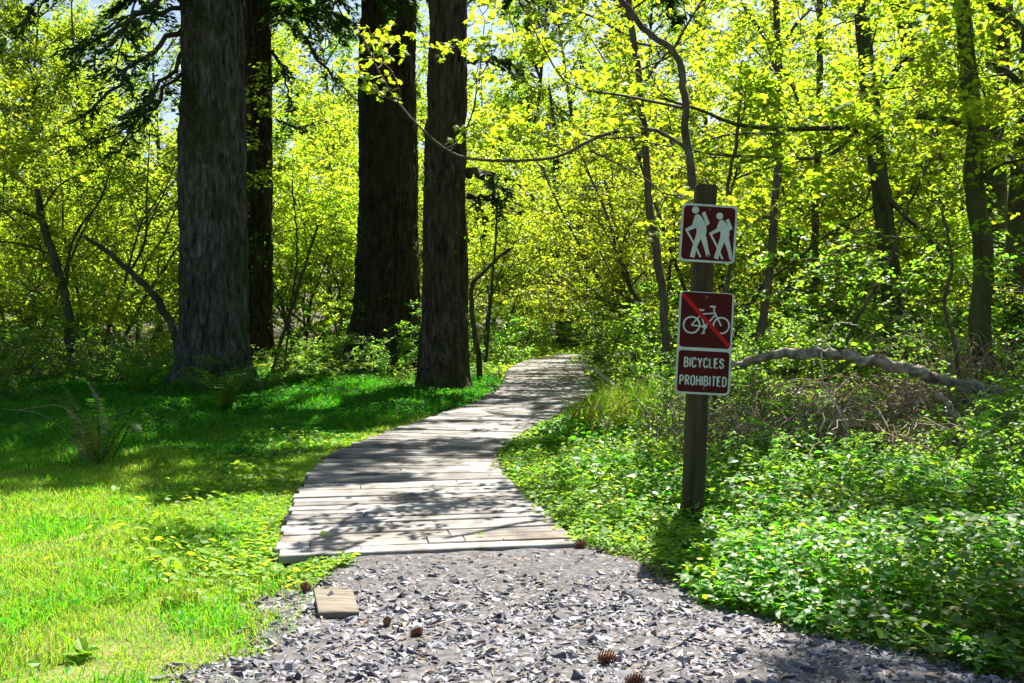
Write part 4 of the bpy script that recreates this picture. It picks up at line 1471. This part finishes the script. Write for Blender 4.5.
def blades(mb, rng, x, y, h, w, lean=.5):
    n = len(x)
    a = rng.uniform(0, 2 * math.pi, n)
    b = rng.uniform(0, 2 * math.pi, n)
    ln = h * rng.uniform(.1, 1, n) * lean
    z = height(x, y)
    P = np.stack([x, y, z - .005], -1)
    X = np.stack([np.cos(a), np.sin(a), 0 * a], -1) * (w / 2)[:, None]
    D = np.stack([np.cos(b), np.sin(b), 0 * b], -1)
    up = np.array([0, 0, 1.0])
    p1 = P + D * (ln * .25)[:, None] + up * (h * .55)[:, None]
    p2 = P + D * ln[:, None] + up * (h * .95)[:, None]
    V = np.stack([P - X, P + X, p1 + X * .8, p1 - X * .8, p2], 1).reshape(-1, 3)
    i = np.arange(n)[:, None] * 5
    mb.add(V, [i + np.array([[0, 1, 2, 3]]), i + np.array([[3, 2, 4]])])


rng = np.random.default_rng(55)
mb = MB()
n = 600000
rs = np.random.default_rng(56)
sx, sy = reg_right(rs, 9000)
dd_, _ = path_dist(sx, sy)
fr_ = smooth((sy - 4.6) / 3.2) * smooth(dd_ / 1.0)
w_ = rs.uniform(0, 1, len(sx)) < .06 + .5 * fr_
sx, sy, fr_ = sx[w_][:1000], sy[w_][:1000], fr_[w_][:1000]
ms = MB()
for a_, b_, c_ in zip(sx, sy, fr_):
    shoots(ms, rs, [a_], [b_], .14 + .26 * c_, .045 + .015 * c_)
tag(link('leafy_shoots', ms.mesh('leafy_shoots'), M['shrub']), 'upright leafy shoots standing out of the low cover at the right', 'ground cover', kind='stuff')
y = 2.6 * np.exp(rng.uniform(0, math.log(11 / 2.6), n))
x = rng.uniform(-7.6, -.8, n)
d, s = path_dist(x, y)
g = gravel_dist(x, y)
patch = .5 + .5 * np.sin(3.1 * x + 1.7 * y) * np.sin(2.3 * y - 1.9 * x + 1) + .25 * np.sin(9 * x) * np.sin(8 * y)
ok = (x > -.58 * y - .6) & (s < 0) & (d > .02) & (g > -.34 + rng.exponential(.16, n) * 1.1) & (rng.uniform(0, 1, n) < .8 + .3 * patch)
ok &= rng.uniform(0, 1, n) < 1 - .8 * smooth((y - 8.5) / 2.5)
ok &= (g > .03) | (rng.uniform(0, 1, n) < .3)
x, y, patch = x[ok], y[ok], patch[ok]
h = rng.uniform(.014, .046, len(x)) * (.6 + .8 * patch) * np.clip(y / 5, .85, 1.6)
blades(mb, rng, x, y, h, rng.uniform(.0025, .005, len(x)) * np.clip(y / 4, .9, 2.2), .9)
tag(link('grass', mb.mesh('grass'), M['grass']), 'short sunlit grass with dry straw, left of the gravel path', 'grass', kind='stuff')

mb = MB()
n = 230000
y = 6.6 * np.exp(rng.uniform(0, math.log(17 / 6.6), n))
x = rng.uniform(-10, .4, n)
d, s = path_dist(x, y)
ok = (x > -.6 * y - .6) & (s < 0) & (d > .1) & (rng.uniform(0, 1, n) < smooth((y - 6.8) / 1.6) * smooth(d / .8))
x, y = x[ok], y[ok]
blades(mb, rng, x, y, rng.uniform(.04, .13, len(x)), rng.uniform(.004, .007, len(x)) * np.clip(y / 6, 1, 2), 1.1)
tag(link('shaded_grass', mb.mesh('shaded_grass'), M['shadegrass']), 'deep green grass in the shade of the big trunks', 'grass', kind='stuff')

mb = MB()
n = 90000
y = 2.7 * np.exp(rng.uniform(0, math.log(8 / 2.7), n))
x = rng.uniform(-5.6, -.9, n)
d, s = path_dist(x, y)
g = gravel_dist(x, y)
pt = np.sin(4.3 * x + 2.1 * y + .7) * np.sin(3.7 * y - 2.9 * x) + .6 * np.sin(8.3 * x - 1) * np.sin(7.1 * y)
ok = (x > -.58 * y - .6) & (s < 0) & (d > .15) & (g > .12) & (pt > .35 + rng.normal(0, .35, n))
x, y = x[ok], y[ok]
blades(mb, rng, x, y, rng.uniform(.03, .085, len(x)), rng.uniform(.003, .006, len(x)), 1.0)
lf = rng.uniform(0, 1, len(x)) < .05
scatter(mb, OVAL, np.stack([x, y, height(x, y) + .03], -1)[lf], basis(rng, lf.sum(), .4, -.2), rng.uniform(.02, .045, lf.sum()))
tag(link('lawn_clumps', mb.mesh('lawn_clumps'), M['clump']), 'darker green clumps and small weeds patched through the sunny lawn', 'grass', kind='stuff')

# tall grass tufts
def tuft(px, py, nb, h, spread, label, seed, group=None):
    b = G(px, py)
    rng = np.random.default_rng(seed)
    a = rng.uniform(0, 6.28, nb)
    r = spread * np.sqrt(rng.uniform(0, 1, nb))
    m_ = MB()
    hh = h * rng.uniform(.5, 1.1, nb)
    blades(m_, rng, b[0] + r * np.cos(a), b[1] + r * np.sin(a), hh, np.full(nb, .005 if h < .3 else .009), .8)
    me = m_.mesh('grass_tuft')
    z = ground_z(b[0], b[1])
    me.transform(Matrix.Translation((-b[0], -b[1], -z)))
    o = link('grass_tuft', me, M['grass'])
    o.location = (b[0], b[1], z)
    return tag(o, label, 'grass tuft', group)


tuft(606, 446, 620, .55, .34, 'tall yellow green grass clump by the right edge of the boardwalk', 1)
tuft(632, 440, 420, .58, .26, 'upright grass clump just left of the sign post, behind the leaves', 2)
tuft(181, 606, 130, .11, .07, 'dark green grass tuft standing alone in the lawn near the gravel', 3)
tuft(20, 655, 260, .10, .2, 'thick green grass tuft at the lower left corner', 4)
tuft(120, 520, 220, .10, .25, 'long grass tuft where the lawn meets the shade', 5)


def weed(px, py, nl, ln, label, seed):
    b = G(px, py)
    rng = np.random.default_rng(seed)
    z = ground_z(b[0], b[1])
    m_ = MB()
    B = basis(rng, nl, .25, 0)
    P = np.c_[rng.normal(0, .01, (nl, 2)), np.full(nl, .015)]
    B = basis(rng, nl, .3, -.55)
    T = OVAL[0].copy()
    T[:, 0] *= .7
    scatter(m_, (T, OVAL[1]), P, B, ln * rng.uniform(.6, 1.15, nl))
    o = link('weed', m_.mesh('weed'), M['verge'])
    o.location = (b[0], b[1], z)
    return tag(o, label, 'weed')


weed(85, 655, 15, .085, 'broad leaved weed rosette in the sunny lawn nearest the corner', 1)
weed(172, 583, 9, .08, 'small pale weed beside the lone dark grass tuft', 2)
weed(72, 526, 12, .075, 'pale leaved weed in the lawn below the fern', 3)
weed(718, 585, 9, .16, 'broad upright leaf plant at the gravel edge right of the post', 4)
weed(905, 598, 11, .2, 'big leaved plant in the shade at the lower right', 5)

# yellow flowers
def flower_mesh():
    m_ = MB()
    for i in range(5):
        a = i * 2 * math.pi / 5
        c, s_ = math.cos(a), math.sin(a)
        X, D, N = np.array([-s_, c, 0]), np.array([c, s_, .25]), np.array([-.25 * c, -.25 * s_, 1])
        T = np.array([[0, 0, 0], [-.4, .6, .05], [0, 1, 0], [.4, .6, .05]])
        V = (T[:, :1] * X + T[:, 1:2] * D + T[:, 2:] * N) * .014
        m_.add(V, [np.array([[0, 3, 2], [0, 2, 1]])])
    return m_.mesh('petals')


stalk = MB()
stalk.tube([(0, 0, -.2), (.004, 0, -.1), (0, 0, -.001)], [.0015, .0015, .002], 4)
fm, sm = flower_mesh(), stalk.mesh('stalk')
rng = np.random.default_rng(66)
x, y = 6.6, 9.2
place(VM[1], x, y, 1.0, .85, 'maple hanging its leaves into the right edge of the photo, nearest of its kind', C_)
f0 = None
FLP = [(860, 578), (775, 548), (790, 566), (828, 552), (845, 560), (895, 566), (922, 572), (955, 548), (985, 540), (870, 600), (812, 536), (760, 566), (805, 582), (840, 590), (655, 520), (735, 540), (940, 590), (700, 560), (885, 545), (1000, 575), (680, 470), (620, 500), (640, 455), (585, 480), (545, 468), (600, 515)]
for px, py in FLP:
    b = G(px, py, .2)
    loc = (b[0], b[1], ground_z(b[0], b[1]) + .2 + rng.uniform(0, .03))
    if f0 is None:
        f0 = thing('wildflower', 'tiny yellow five petalled wildflower above the green ground cover', 'flower', loc, 0, 'yellow wildflowers in the ground cover')
        link('petals', fm, M['petal'], f0)
        link('stalk', sm, M['cover'], f0)
    else:
        dup(f0, loc, rng.uniform(0, 6), rng.uniform(.8, 1.2))


# ferns
def frond(rng, pts, w, n=32, droop=.15, curl=0.):
    """One frond: rachis tube plus paired leaflets, as two meshes."""
    P = spline(pts, n)
    ra = MB()
    ra.tube(P, np.linspace(.005, .0015, n), 4)
    lf = MB()
    T = np.gradient(P, axis=0)
    T /= np.linalg.norm(T, axis=1)[:, None]
    pos, B, S = [], [], []
    for i in range(2, n):
        t = i / (n - 1)
        l = w * (math.sin(math.pi * min(1, .12 + t * .95)) ** .7) * (1 - .55 * t)
        side = np.cross(T[i], [0, 0, 1.0])
        side /= np.linalg.norm(side) + 1e-9
        for sg in (-1, 1):
            D = side * sg + T[i] * .35 + np.array([0, 0, -droop + rng.normal(0, .08)])
            D /= np.linalg.norm(D)
            N = np.cross(D, T[i]) * -sg
            N /= np.linalg.norm(N) + 1e-9
            X = np.cross(D, N)
            pos.append(P[i])
            B.append(np.stack([X, D, N], -1))
            S.append(max(l, .01) * rng.uniform(.85, 1.1))
    scatter(lf, (NEEDLE[0] * [.8, 1, 1], NEEDLE[1]), np.array(pos), np.array(B), np.array(S))
    return ra, lf


def fern(px, py, label, seed, fronds, group=None, loc=None):
    """fronds: list of (kind, points relative to the base, leaflet length)."""
    b = G(px, py)
    rng = np.random.default_rng(seed)
    z = ground_z(b[0], b[1])
    o = thing('fern', label, 'fern', (b[0], b[1], z), 0, group)
    for kd, pts, w in fronds:
        ra, lf = frond(rng, np.array(pts, float), w)
        mat = {'green': M['fern'], 'old': M['oldfern'], 'young': M['fiddle']}[kd]
        f = link('frond', lf.mesh('frond'), mat, o)
        link('stalk', ra.mesh('stalk'), mat, f)
    return o


b = G(100, 470)
rel = lambda px, py, dy=0.: W(px, py, b[1] + dy) - np.array([b[0], b[1], 0])
fr = [('old', [rel(88, 468), rel(70, 440, -.1), rel(40, 418, -.2), rel(2, 413, -.3)], .085),
      ('old', [rel(90, 466), rel(78, 430, -.15), rel(60, 410, -.25), rel(18, 414, -.4)], .08),
      ('green', [rel(95, 466), rel(80, 430, .1), rel(70, 400, .2), rel(58, 384, .3)], .06),
      ('old', [rel(104, 464), rel(104, 430, .1), rel(96, 400, .15), rel(84, 382, .3)], .06),
      ('green', [rel(112, 464), rel(130, 430, 0), rel(142, 408, 0), rel(163, 389, .1)], .065),
      ('young', [rel(98, 466), rel(93, 440, -.1), rel(88, 424, -.1), rel(84, 414, -.15)], .035),
      ('young', [rel(101, 466), rel(97, 445, -.15), rel(93, 430, -.2), rel(90, 420, -.2)], .035),
      ('young', [rel(92, 466), rel(84, 448, -.1), rel(76, 436, -.1), rel(73, 428, -.1)], .03),
      ('young', [rel(107, 464), rel(112, 440, 0), rel(114, 420, 0), rel(113, 408, 0)], .035),
      ('young', [rel(110, 464), rel(117, 445, .1), rel(121, 430, .1), rel(124, 420, .1)], .03),
      ('young', [rel(96, 466), rel(88, 452, -.2), rel(83, 440, -.25), rel(80, 432, -.25)], .03)]
rng = np.random.default_rng(77)
for i in range(9):
    a = i * .7 + rng.uniform(-.2, .2)
    l = rng.uniform(.5, .85)
    c, s_ = math.cos(a), math.sin(a)
    fr.append(('green', [(0, 0, .02), (c * l * .35, s_ * l * .35, .28 * l / .5), (c * l * .75, s_ * l * .75, .3 * l / .5), (c * l, s_ * l, .16)], .10))
fern(100, 470, 'sword fern with pale arching old fronds and upright curled young ones', 1, fr)


def plain_fronds(rng, n, L0, L1, w):
    out = []
    for i in range(n):
        a = 2 * math.pi * i / n + rng.uniform(-.3, .3)
        l = rng.uniform(L0, L1)
        c, s_ = math.cos(a), math.sin(a)
        out.append(('green', [(0, 0, .02), (c * l * .3, s_ * l * .3, .5 * l), (c * l * .7, s_ * l * .7, .62 * l), (c * l, s_ * l, .38 * l)], w))
    return out


fern(225, 412, 'green fern in deep shade in front of the thickest trunk', 2, plain_fronds(rng, 15, .6, .95, .12))
fern(138, 400, 'green fern in the shade left of the thickest trunk', 5, plain_fronds(rng, 15, .7, 1.0, .12))
fern(805, 462, 'sunlit grey green fern below the fallen log', 6, plain_fronds(rng, 9, .5, .8, .09))


# ------------------------------------------------------------------ fallen wood, brambles, small things
def stick(name, label, cat, pl, Y, r0, r1, mat, seed, sides=10, jit=.01, n=30):
    rng = np.random.default_rng(seed)
    Y = [Y] * len(pl) if np.isscalar(Y) else Y
    P = spline(np.array([W(x, y, yy) for (x, y), yy in zip(pl, Y)]), n)
    P += rng.normal(0, jit, P.shape)
    m_ = MB()
    m_.tube(P - P[0], np.linspace(r0, r1, n) * rng.uniform(.85, 1.15, n), sides)
    o = link(name, m_.mesh(name, True), mat)
    o.location = P[0]
    return tag(o, label, cat)


stick('fallen_log', 'long pale barked fallen log arching across the undergrowth at the right', 'log',
      [(690, 400), (728, 370), (768, 356), (812, 352), (858, 357), (915, 371), (965, 385), (1015, 397), (1080, 413), (1150, 440)],
      [9.4, 9.2, 9, 8.9, 8.8, 8.7, 8.6, 8.5, 8.3, 8.1], .036, .068, M['logbark'], 1, 14, .014, 70)
stick('fallen_branch', 'thick pale curved branch hanging below the fallen log', 'branch',
      [(938, 392), (948, 404), (958, 420), (975, 436), (1000, 452), (1020, 470)], 6.9, .022, .038, M['logbark'], 2, 10, .006)
stick('dry_twig', 'bare whitish crooked twig standing up in front of the fallen log', 'twig',
      [(858, 326), (846, 322), (836, 325), (829, 338), (822, 352), (824, 378), (829, 392), (833, 402), (845, 420), (850, 440), (866, 470), (872, 496), (882, 520), (886, 548)], 6.9, .003, .009, M['deadwood'], 3, 6, .006, 50)
stick('fallen_stick', 'grey stick lying in the ground cover right of the post', 'stick',
      [(772, 515), (800, 522), (830, 533), (862, 543)], [5.9, 5.75, 5.55, 5.4], .011, .014, M['deadwood'], 4, 8, .003)
stick('dry_twig', 'short dark broken stem standing in the leaves below the white twig', 'twig',
      [(842, 440), (845, 462), (848, 492)], 7, .016, .022, M['thinbark'], 5, 8, .003)
stick('dry_twig', 'pair of stubby dark stems, the left, poking from the ground cover', 'twig', [(827, 520), (829, 545)], 5.6, .011, .014, M['thinbark'], 6, 7, .002)
stick('dry_twig', 'pair of stubby dark stems, the right, poking from the ground cover', 'twig', [(839, 519), (836, 545)], 5.6, .007, .010, M['thinbark'], 7, 7, .002)
stick('bark_strip', 'brown strip of bark lying on leaves behind the grey stick', 'bark strip', [(808, 502), (826, 496), (842, 487)], 6.6, .013, .009, M['cane'], 8, 6, .002)
stick('fallen_branch', 'bleached branch lying beside the boardwalk bend', 'branch', [(583, 366), (598, 372), (611, 382), (622, 394), (634, 402)], [15.6, 15, 14.4, 13.8, 13.2], .022, .03, M['deadwood'], 9, 8, .008)
stick('dry_twig', 'thin dark stem rising through leaves just right of the post foot', 'twig', [(747, 425), (748, 470), (749, 520)], 6.4, .004, .006, M['thinbark'], 10, 6, .003)


def bramble(px, Y, n, R, H, label, seed):
    rng = np.random.default_rng(seed)
    x, y = at(px, Y)
    m_ = MB()
    for _ in range(n):
        a = rng.uniform(0, 6.28)
        p = np.array([rng.normal(0, R * .45), rng.normal(0, R * .35), 0])
        c = np.array([math.cos(a), math.sin(a), 0])
        l = rng.uniform(.4, 1.2) * R
        h = H * rng.uniform(.4, 1.1)
        P = spline([p, p + c * l * .35 + [0, 0, h * .8], p + c * l * .8 + [0, 0, h * rng.uniform(.6, 1)], p + c * l * 1.3 + [0, 0, h * rng.uniform(.1, .8)]], 10)
        P += rng.normal(0, .015, P.shape)
        m_.tube(P, np.linspace(.006, .0025, 10) * rng.uniform(.6, 1.3), 4, False)
    o = link('bramble', m_.mesh('bramble'), M['cane'])
    o.location = (x, y, ground_z(x, y))
    return tag(o, label, 'bramble')


bramble(905, 9.0, 170, .75, .42, 'dense brown tangle of dry canes hanging below the fallen log', 1)
bramble(800, 9.0, 120, .8, .4, 'loose straw coloured dry stems left of the white twig', 2)
bramble(735, 9.4, 60, .6, .5, 'sparse dry canes directly behind the sign post', 3)
bramble(945, 8.4, 80, .6, .4, 'dry brown canes under the thick curved branch', 4)
bramble(855, 7.6, 60, .5, .4, 'low litter of dry stems around the short broken stem', 5)
bramble(60, 17, 90, 1.3, .9, 'brown dry canes low in the thicket at the far left', 6)
bramble(600, 29.5, 110, 2.0, 1.8, 'brown dry stems beyond the end of the boardwalk', 7)

bramble(690, 8.0, 40, .5, .5, 'thin dry twigs left of the sign post among bright leaves', 8)
bramble(770, 7.4, 70, .6, .45, 'thin pale dry twigs right of the sign post among bright leaves', 9)
bramble(880, 7.0, 90, .7, .38, 'tangled pale twigs in the cover below the brown tangle', 10)
bramble(985, 9.6, 90, .8, .8, 'dark brown canes behind the fallen log at the crooked trunk', 11)

# loose board on the gravel
c4 = [G(313, 588, .02), G(352, 585, .02), G(359, 614, .02), G(318, 616, .02)]
cc = sum(c4) / 4
m_ = MB()
top = np.array(c4) - cc
V = np.vstack([top + [0, 0, .010], top * [.97, .97, 1] + [0, 0, .014], top + [0, 0, -.012]])
m_.add(V, [np.array([(7, 6, 5, 4), (8, 9, 10, 11)] + [t for j in range(4) for t in ((j, j + 4, (j + 1) % 4 + 4, (j + 1) % 4), (j + 8, j, (j + 1) % 4, (j + 1) % 4 + 8))])])
o = link('loose_board', m_.mesh('loose_board'), M['board'])
o.location = (cc[0], cc[1], ground_z(cc[0], cc[1]) + .012)
o.rotation_euler = (math.radians(-2.5), math.radians(2), 0)
tag(o, 'short tan board lying on the gravel in front of the boardwalk', 'board')


# pine cones
def cone_mesh(seed):
    rng = np.random.default_rng(seed)
    m_ = MB()
    V, f = tube([(-.03, 0, 0), (-.02, 0, 0), (0, 0, 0), (.02, 0, 0), (.034, 0, 0)], [.006, .012, .014, .011, .004], 8)
    m_.add(V, f)
    n = 70
    pos, B, S = [], [], []
    for i in range(n):
        t = i / n
        a = i * 2.39996
        rr = .013 * math.sin(math.pi * (.12 + .8 * t)) ** .6
        D = np.array([.55, math.cos(a), math.sin(a)])
        D /= np.linalg.norm(D)
        N = np.array([-.8, math.cos(a) * .5, math.sin(a) * .5])
        N -= D * np.dot(N, D)
        N /= np.linalg.norm(N)
        pos.append((-.032 + .064 * t, rr * math.cos(a), rr * math.sin(a)))
        B.append(np.stack([np.cross(D, N), D, N], -1))
        S.append(.017 * math.sin(math.pi * (.2 + .7 * t)) ** .5)
    T = np.array([[-.2, 0, 0], [-.45, .7, .1], [0, 1, .16], [.45, .7, .1], [.2, 0, 0], [0, .7, .25]])
    scatter(m_, (T, [np.array([[0, 1, 5], [1, 2, 5], [2, 3, 5], [3, 4, 5], [4, 0, 5], [1, 0, 4], [1, 4, 3], [1, 3, 2]])]), np.array(pos), np.array(B), np.array(S))
    return m_.mesh('pine_cone')


CM = cone_mesh(3)
for px, py, rz, sc, lb in ((416, 630, .5, .7, 'round brown pine cone near the middle of the gravel'), (387, 620, 1.4, .55, 'small brown pine cone just right of the loose board'),
                           (606, 656, .1, .95, 'long brown pine cone lying alone on the gravel right of centre'), (634, 680, .2, .95, 'brown pine cone cut by the lower edge of the photo'),
                           (306, 588, 2.2, .75, 'brown pine cone at the left corner of the loose board'), (580, 551, .3, .9, 'brown pine cone against the right front end of the boardwalk'),
                           (157, 563, .4, .7, 'brown pine cone in the sunny lawn')):
    p = G(px, py, .03)
    o = link('pine_cone', CM, M['cone'])
    o.location = (p[0], p[1], ground_z(p[0], p[1]) + .026)
    o.rotation_euler = (.3, -.12, rz)
    o.scale = (sc,) * 3
    tag(o, lb, 'pine cone')

rng = np.random.default_rng(91)
k1 = rng.integers(0, 900, 420)
off = rng.uniform(-1, 1, 420)
p2 = ctr[k1] + nor[k1] * (off * (HWS[k1] - .04))[:, None]
m_ = MB()
scatter(m_, (NEEDLE[0] * [.4, 1, 1], NEEDLE[1]), np.c_[p2, np.full(420, DZ + .012)], basis(rng, 420, .08), rng.uniform(.015, .06, 420))
tag(link('plank_litter', m_.mesh('plank_litter'), M['cane']), 'bits of brown needle and twig lying on the planks', 'litter', kind='stuff')

# fallen leaves on the boardwalk
for k_, (px, py, lb) in enumerate(((517, 489, 'fallen green leaf in the middle of the sunny planks'), (323, 534, 'fallen green leaf at the left front of the planks'), (555, 513, 'fallen green leaf near the right edge of the planks'), (433, 520, 'small fallen leaf on the pale front planks'), (485, 537, 'fallen leaf close to the front end of the boardwalk'))):
    p = G(px, py, DZ)
    m_ = MB()
    rng = np.random.default_rng(k_ + 1)
    scatter(m_, MAPLE if k_ < 3 else OVAL, np.zeros((1, 3)), basis(rng, 1, .2), np.array([.055 if k_ < 3 else .04]))
    o = link('fallen_leaf', m_.mesh('fallen_leaf'), M['verge'])
    o.location = (p[0], p[1], DZ + .018)
    tag(o, lb, 'leaf')

# ------------------------------------------------------------------ light and camera
EL, AZ = math.radians(54), math.radians(18.7)        # towards +Y and a little to +X
w = bpy.data.worlds.new('World')
SC.world = w
w.use_nodes = True
nt = w.node_tree
bg = nt.nodes['Background']
sky = nt.nodes.new('ShaderNodeTexSky')
sky.sky_type = 'NISHITA'
sky.sun_disc = False
sky.sun_elevation = EL
sky.sun_rotation = AZ
sky.air_density = 1.0
sky.dust_density = 1.5
nt.links.new(sky.outputs[0], bg.inputs[0])
bg.inputs[1].default_value = .05
sun = bpy.data.lights.new('sun', 'SUN')
sun.energy = 5.0
sun.angle = math.radians(.5)
sun.color = (1, .95, .86)
so = bpy.data.objects.new('sun', sun)
COL.objects.link(so)
dirv = Vector((math.cos(EL) * math.sin(AZ), math.cos(EL) * math.cos(AZ), math.sin(EL)))
so.rotation_euler = dirv.to_track_quat('Z', 'Y').to_euler()
so.location = (10, 30, 40)

cam = bpy.data.cameras.new('camera')
co = bpy.data.objects.new('camera', cam)
COL.objects.link(co)
co.location = (0, 0, CH)
co.rotation_euler = (math.pi / 2, 0, 0)
cam.sensor_width = 36
cam.lens = 36 * F / 1024
cam.shift_y = -(341.5 - HY) / 1024
cam.clip_start = .05
cam.clip_end = 2000
SC.camera = co

vs = SC.view_settings
vs.view_transform = 'Standard'
vs.look = 'None'
vs.exposure = 1.72
vs.gamma = 1
vs.use_curve_mapping = False
cy = SC.cycles
cy.max_bounces = 10
cy.diffuse_bounces = 5
cy.transmission_bounces = 6
cy.sample_clamp_indirect = 8
